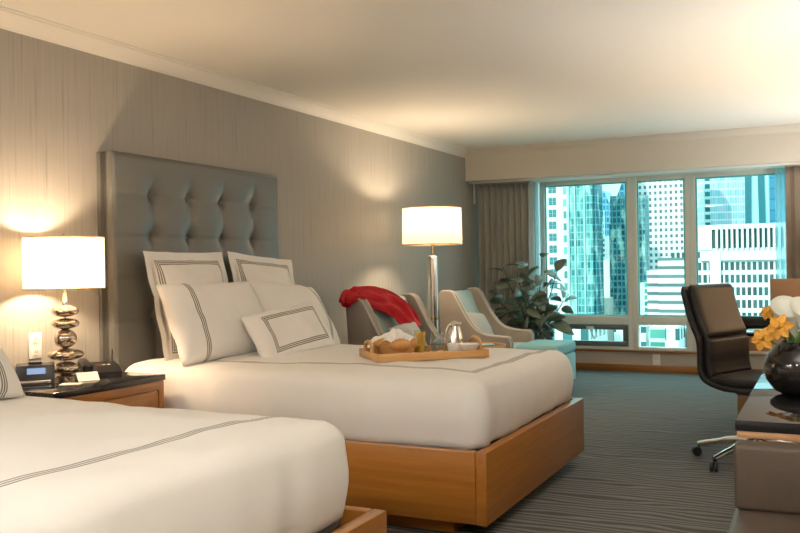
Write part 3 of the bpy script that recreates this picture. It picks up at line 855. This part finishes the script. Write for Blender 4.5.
# ------------------------------------------------------------------ rubber plant
PX, PY = .86, 8.80
t = thing('rubber_plant', 'bushy rubber plant with big oval leaves standing before the window', 'plant', (PX, PY, 0))
MB().lathe([(0, 0), (.13, 0), (.16, .30), (.165, .34), (.15, .34), (.145, .30), (0, .29)], n=32).build('planter', 'pot', t)
MB().lathe([(0, .305), (.144, .30), (.144, .29), (0, .285)], n=24).build('soil', 'soil', t)
stems = [(-.30, -.12, 1.20), (-.20, .02, 1.16), (-.40, .0, .86), (.02, .05, .98), (.10, -.05, 1.28), (.24, -.04, 1.12), (.30, .02, .84), (.17, -.14, .72), (-.10, -.16, .82), (-.32, .06, .70)]
sm = MB(); leaves = []
for i, (dx, dy, h) in enumerate(stems):
    pts = smoothpts([(dx * .1, dy * .1, .28), (dx * .35, dy * .4, .28 + (h - .28) * .4), (dx * .8, dy * .8, .28 + (h - .28) * .75), (dx, dy, h - .04)], 6)
    sm.tube(pts, [.010 - .005 * k / (len(pts) - 1) for k in range(len(pts))], 6)
    n = 9
    for k in range(n):
        p = pts[int((len(pts) - 1) * (.30 + .70 * k / (n - 1)))]
        a = k * 2.4 + i * 1.3 + random.uniform(-.3, .3)
        el = random.uniform(-.5, .5) + (.7 if k == n - 1 else .1)
        leaves.append((p, a, el, random.uniform(.16, .26)))
sm.build('stems', 'stem', t)
lb = bmesh.new()
for p, a, el, L in leaves:
    W = L * .29
    d = Vector((math.cos(a) * math.cos(el), math.sin(a) * math.cos(el), math.sin(el)))
    roll_ = random.uniform(-1.0, 1.0)
    s = d.cross(Vector((0, 0, 1))).normalized(); up = s.cross(d)
    s2 = s * math.cos(roll_) + up * math.sin(roll_); u2 = -s * math.sin(roll_) + up * math.cos(roll_)
    rows = []
    for i in range(9):
        tt = i / 8; w = W * max(.03, math.sin(PI * tt ** .85)) ** .75
        c = p + d * (.03 + L * tt) - Vector((0, 0, 1)) * (.30 * L * tt * tt)
        rows.append([lb.verts.new(c - s2 * w + u2 * w * .22), lb.verts.new(c), lb.verts.new(c + s2 * w + u2 * w * .22)])
    for A_, B_ in zip(rows, rows[1:]):
        for j in range(2): lb.faces.new((A_[j], A_[j + 1], B_[j + 1], B_[j]))
    # petiole
mb = MB(); mb._add(lb); lo = mb.build('foliage', 'leaf', t, angle=80)
m = lo.modifiers.new('thick', 'SOLIDIFY'); m.thickness = .002

# ------------------------------------------------------------------ office chair
OC = (3.222, 5.48)
t = thing('office_chair', 'black leather swivel desk chair with high back, tucked at the desk', 'office chair', (OC[0], OC[1], 0), math.radians(-25))
W2 = .235
bp = smoothpts([(-.295, 0, 1.045), (-.275, 0, .96), (-.235, 0, .83), (-.195, 0, .74), (-.185, 0, .66), (-.185, 0, .58), (-.165, 0, .51), (-.11, 0, .478)], 6)
def padded(path, th, w, crease=None):
    n = len(path)
    def f(u, v):
        i = u * (n - 1); k = int(min(i, n - 2)); p = path[k].lerp(path[k + 1], i - k); tg = (path[k + 1] - path[k]).normalized()
        nr = Vector((-tg.z, 0, tg.x)) * -1
        a = v * 2 * PI; c, s = math.cos(a), math.sin(a)
        e = .25
        yy = (abs(c) ** e) * (1 if c > 0 else -1) * w
        tt = (abs(s) ** .6) * (1 if s > 0 else -1) * th
        endt = min(1, min(u, 1 - u) / .05) ** .5
        if crease:
            for cu in crease: tt *= 1 - .75 * math.exp(-((u - cu) / .02) ** 2)
        return p + Vector((0, yy * (1 - .04 * (1 - endt)), 0)) + nr * tt * max(.05, endt)
    return f
sp = smoothpts([(-.15, 0, .50), (-.02, 0, .487), (.15, 0, .492), (.27, 0, .49), (.315, 0, .465)], 6)
# outer shell and inner pads
shell = [Vector((p.x - .018, 0, p.z - .006)) for p in bp] + smoothpts([(-.06, 0, .455), (.10, 0, .452), (.26, 0, .455)], 5)
MB().grid(padded(shell, .022, W2 + .012), 60, 40).build('shell', 'leather', t, angle=80)
inner = [Vector((p.x + .022, 0, p.z + .004)) for p in bp[:-5]]
MB().grid(padded(inner, .030, W2 - .012, [.50]), 70, 40).build('backrest', 'leather', t, angle=80)
MB().grid(padded(sp, .030, W2), 50, 40).build('seat', 'leather', t, angle=80)
MB().box(-.06, -.10, .405, .20, .10, .44, .01).build('mechanism', 'black', t)
MB().lathe([(0, .12), (.034, .12), (.034, .25), (.030, .255), (.030, .41), (0, .41)], .02, 0, 24).build('column', 'black', t)
for k in range(5):
    a = math.radians(162.5 + 25 + 72 * k)
    ca, sa = math.cos(a), math.sin(a)
    leg = MB().tube(smoothpts([(.02 + ca * .01, sa * .01, .135), (.02 + ca * .13, sa * .13, .125), (.02 + ca * .27, sa * .27, .095), (.02 + ca * .36, sa * .36, .070)], 5), [.024] * 8 + [.018] * 8, 12)
    lo = leg.build('leg', 'chrome', t)
    c = (.02 + ca * .36, sa * .36)
    cm = MB()
    for s in (-1, 1):
        rm = Matrix.Translation((c[0], c[1], .029)) @ Matrix.Rotation(a + .6, 4, 'Z') @ Matrix.Translation((.012, s * .013, 0)) @ Matrix.Rotation(PI / 2, 4, 'X')
        cm.lathe([(0, -.009), (.025, -.009), (.0285, -.005), (.0285, .005), (.025, .009), (0, .009)], 0, 0, 20, rm)
    cm.tube([(c[0], c[1], .075), (c[0], c[1], .035)], .008)
    cm.build('caster', 'black', lo)

# ------------------------------------------------------------------ desk and what is on it
t = thing('desk', 'wooden desk with dark glass top at the right, behind the swivel chair', 'desk', (3.58, 6.3, 0))
MB().box(3.00, 5.86, .716, 4.13, 6.76, .732, .003).build('glass_top', 'glass_top', t, world=1)
MB().box(3.015, 5.875, .620, 4.12, 6.745, .716, .003).build('apron', 'desk_wood', t, world=1)
for x, y in ((3.42, 5.92), (3.06, 6.70), (4.07, 5.92), (4.07, 6.70)): MB().box(x - .035, y - .03, 0, x + .035, y + .03, .620, .003).build('leg', 'desk_wood', t, world=1)
t = thing('desk_tray', 'flat black leather tray at the far side of the desk', 'tray', (3.22, 6.62, .7325))
MB().box(-.22, -.09, 0, .22, .09, .012, .002).build('tray_bottom', 'leather', t)
for y in (-.09, .078): MB().box(-.22, y, .012, .22, y + .012, .055, .002).build('tray_wall', 'leather', t)
for x in (-.22, .208): MB().box(x, -.078, .012, x + .012, .078, .055, .002).build('tray_wall', 'leather', t)
t = thing('guest_chair', 'tan upholstered chair back standing behind the desk at the right edge', 'chair', (3.49, 7.25, 0), 0)
MB().box(-.27, .02, .40, .27, .09, 1.045, .012, 3).build('backrest', 'tan_fabric', t)
MB().box(-.26, -.42, .38, .26, .02, .48, .03, 3).build('seat', 'tan_fabric', t)
for x in (-.23, .23):
    for y in (-.38, .05): MB().box(x - .018, y - .018, 0, x + .018, y + .018, .385, .003).build('leg', 'desk_wood', t)
o = MB()
o.box(-.15, -.11, 0, .15, .11, .004, .001)
o = o.build('notebook', 'paper', smooth=False); o.location = (3.32, 6.12, .7325); o.rotation_euler = (0, 0, .3)
tag(o, 'pale blue folder lying on the glass topped desk right of the swivel chair', 'folder')
# desk lamp out to the right
t = thing('desk_lamp', 'drum shaded lamp on the desk beside the right wall', 'lamp', (3.93, 6.3, .7325))
MB().lathe([(0, 0), (.07, 0), (.07, .015), (.02, .03), (.012, .06), (.012, .36), (0, .36)], n=28).build('base', 'steel', t)
drum(.34, .56, .16, .15).build('lamp_shade', 'shade', t)
point('desk_bulb', (3.93, 6.3, 1.2), 24, WARM)

# ------------------------------------------------------------------ console, vase, bench chair at lower right
KX0, KY0, KY1 = 3.386, 2.545, 4.30
t = thing('console_table', 'long low cabinet with glossy black top edged in wood, lower right corner', 'console', (3.77, 3.3, 0))
MB().box(KX0, KY0, .722, 4.14, KY1, .752, .003).build('top', 'glass_top', t, world=1)
MB().box(KX0 + .004, KY0 + .004, .704, 4.14, KY1 - .004, .722, .001).build('edge_trim', 'desk_wood', t, world=1)
MB().box(KX0 + .25, KY0 + .05, .06, 4.13, KY1 - .02, .704, .002).build('cabinet_body', 'taupe_leather', t, world=1)
MB().box(KX0 + .28, KY0 + .08, 0, 4.12, KY1 - .05, .06).build('plinth', 'darkwood', t, world=1, smooth=False)
t = thing('leather_chair', 'low taupe leather chair with its back to the end of the black topped console', 'chair', (3.68, 2.3, 0))
MB().box(KX0 + .002, KY0 - .09, .53, KX0 + .56, KY0 - .004, .702, .012, 3).build('backrest', 'taupe_leather', t, world=1)
MB().box(KX0 - .0, KY0 - .62, .42, KX0 + .56, KY0 - .02, .530, .02, 3).build('seat', 'taupe_leather', t, world=1)
for x in (KX0 + .04, KX0 + .52):
    for y in (KY0 - .58, KY0 - .06): MB().box(x - .018, y - .018, 0, x + .018, y + .018, .42, .002).build('leg', 'darkwood', t, world=1)
# vase
VX, VYy = 3.535, 3.10
t = thing('flower_vase', 'round glossy black vase on the black topped console', 'vase', (VX, VYy, .7525))
MB().lathe([(0, 0), (.052, 0), (.078, .014), (.102, .048), (.110, .084), (.104, .118), (.084, .147), (.062, .166), (.056, .172), (.052, .168), (.058, .160), (.078, .142), (.096, .115), (.102, .084), (.094, .05), (.06, .015), (0, .012)], n=48).build('vase', 'blackgloss', t)
def calla(px_, py_, tilt, az, h, label, s=1.0, mat='lily', nm='calla_lily'):
    k = thing(nm, label, 'flower', (VX + px_, VYy + py_, .80), 0, 'cut flowers in the black vase')
    d = Vector((math.sin(tilt) * math.cos(az), math.sin(tilt) * math.sin(az), math.cos(tilt)))
    tip = d * h
    pts = smoothpts([(0, 0, 0), d * h * .5 + Vector((0, 0, .01)), tip], 6)
    MB().tube(pts, .004 * s, 8).build('flower_stem', 'green', k)
    R = d.to_track_quat('Z', 'X').to_matrix().to_4x4()
    def f(u, v):
        a = u * 2 * PI; r = (.006 + .026 * v ** .9) * s
        lift = .125 * v * s + .030 * s * v ** 2 * math.cos(a - 2.0)
        flare_ = 1 + .22 * max(0, v - .75) / .25
        return tuple(tip + R @ Vector((r * flare_ * math.cos(a), r * flare_ * math.sin(a), lift)))
    o = MB().grid(f, 24, 14, closeu=True).build('spathe', mat, k, angle=80)
    m = o.modifiers.new('t', 'SOLIDIFY'); m.thickness = .0015
    MB().tube([tip + R @ Vector((0, 0, .01)), tip + R @ Vector((0, 0, .075 * s))], .004 * s, 8).build('spadix', 'orchid', k)
calla(-.0, -.02, .16, PI * .95, .10, 'tall white calla lily, leftmost of the white blooms in the vase', 1.15)
calla(.035, -.045, .08, PI, .11, 'tall white calla lily in the middle of the vase', 1.05)
calla(.03, .02, .15, 0.2, .10, 'white calla lily at the right of the vase', 1.1)
calla(.0, .03, .22, PI * .8, .10, 'white calla lily behind the yellow blooms', 1.0)
def orchid(px_, py_, dx, dy, h, label, s=1.0):
    k = thing('yellow_bloom', label, 'flower', (VX + px_, VYy + py_, .86), 0, 'cut flowers in the black vase')
    tip = Vector((dx, dy, h)); MB().tube(smoothpts([(0, 0, 0), (dx * .5, dy * .5, h * .7), tip], 5), .003, 6).build('flower_stem', 'green', k)
    pb = MB()
    face = Vector((-.3, -.9, .25)).normalized(); q = face.to_track_quat('Z', 'Y').to_matrix().to_4x4()
    for i in range(6):
        a = i * PI / 3 + .3 + random.uniform(-.12, .12)
        def f(u, v, a=a):
            L = .038 * s * v; w = .013 * s * math.sin(PI * min(1, v * .92 + .08)) ** .7 * (u * 2 - 1)
            return tuple(tip + q @ Vector((L * math.cos(a) - w * math.sin(a), L * math.sin(a) + w * math.cos(a), .012 * s * v - .02 * s * v * v + .006 * (u * 2 - 1) ** 2)))
        pb.grid(f, 6, 8)
    o = pb.build('petals', 'orchid', k, angle=80); m = o.modifiers.new('t', 'SOLIDIFY'); m.thickness = .0015
    MB().tube([tip, tip + face * .022 * s], [.009 * s, .006 * s], 10).build('flower_centre', 'orchid', k)
orchid(-.02, -.02, -.085, -.03, .075, 'yellow bloom lowest on the left of the vase', 1.1)
orchid(-.01, -.02, -.045, -.05, .115, 'yellow bloom centred left above the vase rim', 1.15)
orchid(.0, .0, -.095, .03, .155, 'small yellow bud highest on the left of the vase', .7)
lf = bmesh.new()
for i in range(12):
    a = i * 2.4; p = Vector((.02 * math.cos(a), .02 * math.sin(a), .15)); d = Vector((math.cos(a) * .65, math.sin(a) * .65, .8)).normalized(); s = d.cross(Vector((0, 0, 1))).normalized()
    rows = []
    for j in range(6):
        q = j / 5; w = .014 * math.sin(PI * (.1 + .88 * q)); c = p + d * (.085 * q); rows.append([lf.verts.new(c - s * w), lf.verts.new(c + s * w)])
    for A_, B_ in zip(rows, rows[1:]): lf.faces.new((A_[0], A_[1], B_[1], B_[0]))
mb = MB(); mb._add(lf); o = mb.build('leafy_greenery', 'green', angle=80); o.location = (VX, VYy, .7525)
m = o.modifiers.new('t', 'SOLIDIFY'); m.thickness = .001
tag(o, 'short green leaves around the flower stems at the vase mouth', 'greenery', None)

# ------------------------------------------------------------------ ceiling lights added unseen behind the camera as fill
for i, (x, y) in enumerate(((1.4, -.9), (3.0, -.9))):
    t = thing('ceiling_light', 'round flush ceiling light near the entrance', 'ceiling light', (x, y, CZ - .05), 0, 'flush ceiling lights by the entrance')
    MB().lathe([(.19, .0), (.205, .0), (.205, .05), (.19, .05), (.19, .0)], n=40).build('rim', 'steel', t)
    MB().lathe([(0, .0), (.12, .003), (.19, .012), (.19, .02), (0, .02)], n=40).build('diffuser', 'lampglow', t)
    l = bpy.data.lights.new('flush_light', 'AREA'); l.shape = 'DISK'; l.size = .4; l.energy = 22; l.color = (1, .96, .91)
    o = bpy.data.objects.new('flush_light', l); C.objects.link(o); o.location = (x, y, CZ - .07)

# torchiere uplighters, unseen beside and behind the camera, added to brighten the room
PH = (1.72, 1.72, .95, .90)
for i, (x, y, e) in enumerate(((3.92, 1.3, 40), (.4, -1.6, 76), (3.9, 4.9, 14), (3.9, 8.0, 15))):
    t = thing('torchiere', ['bowl topped uplighter standing beside the leather chair', 'bowl topped uplighter standing near the entrance', 'bowl topped uplighter standing between console and desk', 'bowl topped uplighter standing near the brown drape'][i], 'lamp', (x, y, 0), 0, 'uplighter floor lamps')
    MB().lathe([(0, 0), (.14, 0), (.14, .02), (.03, .035), (.014, .05), (.014, PH[i]), (0, PH[i])], n=32).build('pole', 'steel', t)
    MB().lathe([(r_, PH[i] + z_) for r_, z_ in ((.014, -.02), (.06, -.01), (.15, .04), (.19, .10), (.186, .10), (.145, .045), (.055, -.004), (.0, -.008))], n=40).build('bowl', 'steel', t)
    l = bpy.data.lights.new('uplight', 'SPOT'); l.energy = e * 3; l.color = (1, .97, .92); l.spot_size = math.radians(150); l.spot_blend = .6; l.shadow_soft_size = .08
    o = bpy.data.objects.new('uplight', l); C.objects.link(o); o.location = (x, y, PH[i] + .08); o.rotation_euler = (PI, 0, 0)

# ------------------------------------------------------------------ city outside
GZ = -70
def tower(name, label, x0, x1, y, depth, ztop, mat, zb=GZ, group='office towers outside the window', extra=None):
    t = thing(name, label, 'building', ((x0 + x1) / 2, y + depth / 2, zb), 0, group)
    MB().box(x0, y, zb, x1, y + depth, ztop).build('facade', mat, t, smooth=False, world=1)
    return t

WHT = (.56, .56, .535)
def fz_(fz, sz, ztop): return fz * sz - ztop
# white block with four-pane windows
tA = tower('apartment_block', 'white block with a column of teal four pane windows, leftmost outside', -84, -61.75, 240, 20, 31, simple('white cladding', WHT, .8))
MB().box(-63.9, 239.9, GZ, -62.0, 240.05, 31).build('balcony_bay', facade('balcony bay', (.50, .55, .52), (.13, .34, .30), 3.0, 3.37, .6, .6, 0, fz_(.6, 3.37, 22.6)), tA, smooth=False, world=1)
M['tealglass'] = simple('teal window glass', (.015, .13, .13), .45)
for k in range(22):
    zt_ = 23.2 - (k - 4) * 3.37 + 0
    if zt_ < -35: break
    w_ = MB()
    for a in (0, 1):
        for c in (0, 1):
            w_.box(-67.1 + a * 1.15, 239.86, zt_ - 1.0 - c * 1.1, -67.1 + a * 1.15 + 1.0, 240.02, zt_ - c * 1.1)
    w_.build('window', 'tealglass', tA, smooth=False, world=1)
# glass tower
mB = facade('teal curtain wall', (.13, .30, .29), (.006, .085, .10), .75, 1.7, .80, .84, 0, 0, .4, .2, gl2=(.10, .30, .26), reflect_blotch=1)
tB = tower('glass_tower', 'teal glass tower with bright vertical ribs beside the white apartment block', -50.5, -45.0, 200, 8, 26, mB)
for x in (-50.6, -49.1, -46.9): MB().box(x, 199.6, GZ, x + .22, 200, 26).build('rib', simple('rib', (.30, .45, .42), .4), tB, smooth=False, world=1)
MB().box(-45.0, 201, GZ, -44.2, 207, 26).build('side_wall', facade('side glazing', (.02, .17, .20), (.006, .09, .12), .9, 1.7, .8, .84, 0, 0, .4, .2, reflect_blotch=1), tB, smooth=False, world=1)
# blue towers in the gap
tC = thing('blue_tower', 'hazy blue tower with slanted crown in the gap of sky', 'building', (-78, 355, GZ), 0, 'office towers outside the window')
MB().prism([(-82.5, GZ), (-82.5, 27), (-80.5, 30), (-76.5, 30), (-74.8, 25.5), (-74.8, GZ)], 350, 362).build('facade', facade('blue curtain wall', (.07, .26, .34), (.03, .18, .27), 1.3, 2.5, .7, .7, 0, 0, .4, .2), tC, smooth=False, world=1)
MB().box(-78.6, 349.4, GZ, -76.2, 350, 22).build('glass_bay', facade('pale blue bay', (.22, .42, .48), (.12, .33, .40), 1.0, 2.5, .7, .7), tC, smooth=False, world=1)
mD = facade('white office', WHT, (.05, .14, .14), 3.6, 1.5, .55, .55, 58.0 - 260 + 3.6 * 60, 0)
tower('stepped_office', 'slim white office with dark window rows, low in the gap between towers', -58.2, -54.4, 260, 8, 9.1, mD)
tower('narrow_tower', 'narrow plain white tower before the slim office', -48.0, -46.0, 222, 4, 2.0, simple('white render', (.52, .49, .45), .8))
tower('low_office', 'low pale block at the foot of the narrow white tower', -49.2, -44.5, 212, 6, -7.4, simple('pale stone', (.48, .46, .40), .8))
mE = facade('dark teal wall', (.03, .14, .155), (.01, .075, .095), 1.05, 1.6, .7, .7, 0, 0, .4, .2, reflect_blotch=1)
tE = tower('dark_tower', 'dark teal glass tower with flat top, right side of the first window light', -45.3, -36.8, 220, 6, 17.9, mE)
MB().box(-45.9, 221, GZ, -45.3, 225, 11).build('side_bay', mE, tE, smooth=False, world=1)
tF = thing('spired_tower', 'blue tower with a pointed slanting roof behind the dark teal tower', 'building', (-57.5, 295, GZ), 0, 'office towers outside the window')
MB().prism([(-59.8, GZ), (-59.8, 20), (-55.6, 31), (-54.5, 33), (-53.8, 31), (-53.8, GZ)], 290, 297).build('facade', facade('blue glass', (.04, .20, .27), (.012, .13, .19), 1.5, 2.5, .75, .8, 0, 0, .4, .2), tF, smooth=False, world=1)
# tall white grid tower
mG = facade('white grid', (.56, .55, .52), (.10, .13, .13), 1.68, 2.08, .50, .52, .35, fz_(.5, 2.08, 29.0), .8, .5, .45)
tower('grid_tower', 'tall white tower with a regular grid of small square windows, second window light', -56.3, -36.6, 300, 8, 38, mG)
mH = facade('banded office', (.56, .55, .525), (.10, .14, .13), 30, 1.45, 1.1, .40, 0, fz_(.40, 1.45, .47), .8, .3, .3)
tH = thing('banded_office', 'white stepped office with long dark window bands before the grid tower', 'building', (-18, 152, GZ), 0, 'office towers outside the window')
MB().box(-21.9, 150, GZ, -16.5, 158, 1.85).build('main_block', mH, tH, smooth=False, world=1)
MB().box(-24.0, 151.5, GZ, -21.9, 158, -.3).build('side_block', mH, tH, smooth=False, world=1)
mI = facade('mint office', (.42, .52, .45), (.08, .26, .20), 2.9, 1.2, .55, .7, 0, 0)
tower('mint_office', 'small mint green glazed office left of the banded white office', -29.2, -26.2, 170, 6, -2.8, mI)
tower('corner_block', 'pale low block behind the mint green office', -36.0, -30.0, 200, 8, -8.5, mD)
# right light
tJ = thing('pale_tower', 'pale glass tower with bright white floor lines, top of the right window light', 'building', (-29.8, 336, GZ), math.radians(22), 'office towers outside the window')
MB().box(-8.8, -8, 0, 9.4, 8, 112).build('facade', facade('pale glass', (.62, .62, .60), (.16, .40, .42), 1.1, 2.72, .86, .80, 0, .3, .6, .3, gl2=(.44, .42, .47)), tJ, smooth=False)
MB().box(-9.4, -8.1, 0, -7.2, -7.5, 112).build('corner_bay', facade('bay teal', (.45, .55, .53), (.03, .16, .16), 5, 2.72, .9, .6, 0, .3), tJ, smooth=False)
tK = thing('blade_tower', 'bright cyan tower edged by two dark teal strips, right of the pale tower', 'building', (-16, 304, GZ), 0, 'office towers outside the window')
MB().box(-19.9, 301, GZ, -12.9, 306, 62).build('facade', simple('cyan glass', (.32, .60, .62), .4), tK, smooth=False, world=1)
MB().prism([(-20.2, GZ), (-19.7, 62), (-17.7, 62), (-18.9, GZ)], 300, 301).build('dark_strip', simple('dark teal strip', (.006, .10, .12), .3), tK, smooth=False, world=1)
MB().prism([(-14.6, GZ), (-16.5, 62), (-14.6, 62), (-12.6, GZ)], 300, 301).build('dark_strip', simple('dark teal strip', (.006, .10, .12), .3), tK, smooth=False, world=1)
tower('sky_blue_tower', 'light blue glass tower beside the aqua sheer in the right window light', -13.4, 6, 315, 10, 70, facade('sky blue glass', (.04, .17, .26), (.12, .32, .45), 4.0, 3.6, .92, .90, 0, 0, .4, .3, gl2=(.09, .27, .38)))
# concrete block with fins
mL = facade('precast office', WHT, (.045, .085, .075), 1.12, 2.72, .68, .65, 0, fz_(.65, 2.72, .9), .8, .3, .5)
tL = thing('finned_office', 'white concrete office with vertical fins along its top, right window light', 'building', (-5, 210, GZ), 0, 'office towers outside the window')
MB().box(-27.5, 200, GZ, 26, 220, 3.2).build('main_block', mL, tL, smooth=False, world=1)
MB().box(-21.3, 199.2, 1.3, 26, 220, 3.9).build('ledge', simple('concrete', WHT, .8), tL, smooth=False, world=1)
MB().box(-20.4, 199.6, 3.9, 26, 219, 8.3).build('recess', simple('dark glazing', (.03, .07, .065), .5), tL, smooth=False, world=1)
MB().box(-21.6, 198.9, 3.6, -18.8, 203, 9.0).build('corner_mass', simple('concrete', WHT, .8), tL, smooth=False, world=1)
MB().box(-21.6, 199.0, 8.0, 26, 219, 9.0).build('parapet', simple('concrete', WHT, .8), tL, smooth=False, world=1)
MB().box(-19.3, 198.9, GZ, -17.1, 200, 3.3).build('pier', simple('concrete', WHT, .8), tL, smooth=False, world=1)
mc = simple('concrete fin', WHT, .8)
for k in range(40):
    x = -18.0 + k * 1.04
    MB().prism([(x, 4.0), (x, 8.6), (x + .45, 8.6), (x + .45, 4.0), (x + .30, 3.4)], 198.6, 199.6).build('fin', mc, tL, smooth=False, world=1)
# low roofs under the window
lowm = facade('low stone', (.50, .52, .49), (.05, .15, .15), 1.7, 2.0, .55, .55)
for i, (x0, x1, y, z, lab, mt) in enumerate((
    (-22, -16.4, 80, -4.9, 'low white roofed building beneath the plant side of the window', lowm),
    (-11.6, -9.9, 84, -4.9, 'low teal glazed building at the left of the small lower light', mI),
    (-9.8, -8.6, 82, -4.7, 'narrow white building low in the small lower light', lowm),
    (-8.4, -3.5, 86, -5.2, 'low teal roofed building low at the right of the small lower light', mE),
    (-16.2, -13.0, 90, -5.4, 'low white building beneath the dark framed vent', lowm),
    (-2.0, 12, 88, -6.5, 'low pale building far down at the right side of the window', lowm))):
    tower('low_building', lab, x0, x1, y, 8, z, mt, group='low buildings below the window')
g = MB().box(-500, 20, GZ - 1, 400, 1500, GZ).build('city_ground', simple('pale street', (.26, .28, .28), .9), smooth=False); struct(g); g.name = 'floor_outside'
# far skyline
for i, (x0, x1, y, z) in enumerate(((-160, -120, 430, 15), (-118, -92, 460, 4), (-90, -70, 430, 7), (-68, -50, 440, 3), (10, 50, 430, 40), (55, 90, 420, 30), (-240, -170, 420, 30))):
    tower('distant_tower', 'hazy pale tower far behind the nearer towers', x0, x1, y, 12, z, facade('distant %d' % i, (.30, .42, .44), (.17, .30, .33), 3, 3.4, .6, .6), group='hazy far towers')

# ------------------------------------------------------------------ light
W = bpy.data.worlds.new('World'); SC.world = W; W.use_nodes = True
nt = W.node_tree; nt.nodes.clear()
bg = nt.nodes.new('ShaderNodeBackground'); wo = nt.nodes.new('ShaderNodeOutputWorld')
tc = nt.nodes.new('ShaderNodeTexCoord'); sp_ = nt.nodes.new('ShaderNodeSeparateXYZ'); nt.links.new(tc.outputs['Generated'], sp_.inputs[0])
r = nt.nodes.new('ShaderNodeValToRGB'); nt.links.new(sp_.outputs[2], r.inputs[0])
r.color_ramp.elements[0].position = .08; r.color_ramp.elements[0].color = (.28, .44, .47, 1)
r.color_ramp.elements[1].position = .36; r.color_ramp.elements[1].color = (.72, 1.22, 1.3, 1)
nt.links.new(r.outputs[0], bg.inputs[0]); bg.inputs[1].default_value = 1.7
nt.links.new(bg.outputs[0], wo.inputs[0])
s = bpy.data.lights.new('sun', 'SUN'); s.energy = 2.1; s.angle = math.radians(1); s.color = (1, .97, .92)
o = bpy.data.objects.new('sun', s); C.objects.link(o); o.rotation_euler = Vector((.35, 1, -.62)).to_track_quat('-Z', 'Y').to_euler()
p = bpy.data.lights.new('window_portal', 'AREA'); p.shape = 'RECTANGLE'; p.size = 3.3; p.size_y = 1.85
p.cycles.is_portal = True
o = bpy.data.objects.new('window_portal', p); C.objects.link(o); o.location = (2.35, YW + .16, 1.18)
o.rotation_euler = Vector((0, -1, 0)).to_track_quat('-Z', 'Y').to_euler()

# ------------------------------------------------------------------ camera
cam = bpy.data.cameras.new('camera'); co = bpy.data.objects.new('camera', cam); C.objects.link(co)
cam.sensor_width = 36; cam.lens = 868.6 / 800 * 36; cam.clip_end = 3000; cam.clip_start = .05
yaw, pitch, rollr = math.radians(26.195), math.radians(-.034), math.radians(-.915)
fwd = Vector((-math.sin(yaw) * math.cos(pitch), math.cos(yaw) * math.cos(pitch), math.sin(pitch)))
r0 = Vector((math.cos(yaw), math.sin(yaw), 0)); u0 = r0.cross(fwd)
rv = r0 * math.cos(rollr) + u0 * math.sin(rollr); uv_ = -r0 * math.sin(rollr) + u0 * math.cos(rollr)
mw = Matrix((rv, uv_, -fwd)).transposed().to_4x4(); mw.translation = Vector((3.62, 0, 1.19))
co.matrix_world = mw
SC.camera = co
SC.view_settings.view_transform = 'Standard'; SC.view_settings.look = 'None'
SC.view_settings.gamma = 1; SC.view_settings.exposure = 1.0; SC.view_settings.use_curve_mapping = False
SC.cycles.max_bounces = 10; SC.cycles.diffuse_bounces = 5; SC.cycles.transparent_max_bounces = 16
SC.cycles.sample_clamp_indirect = 6
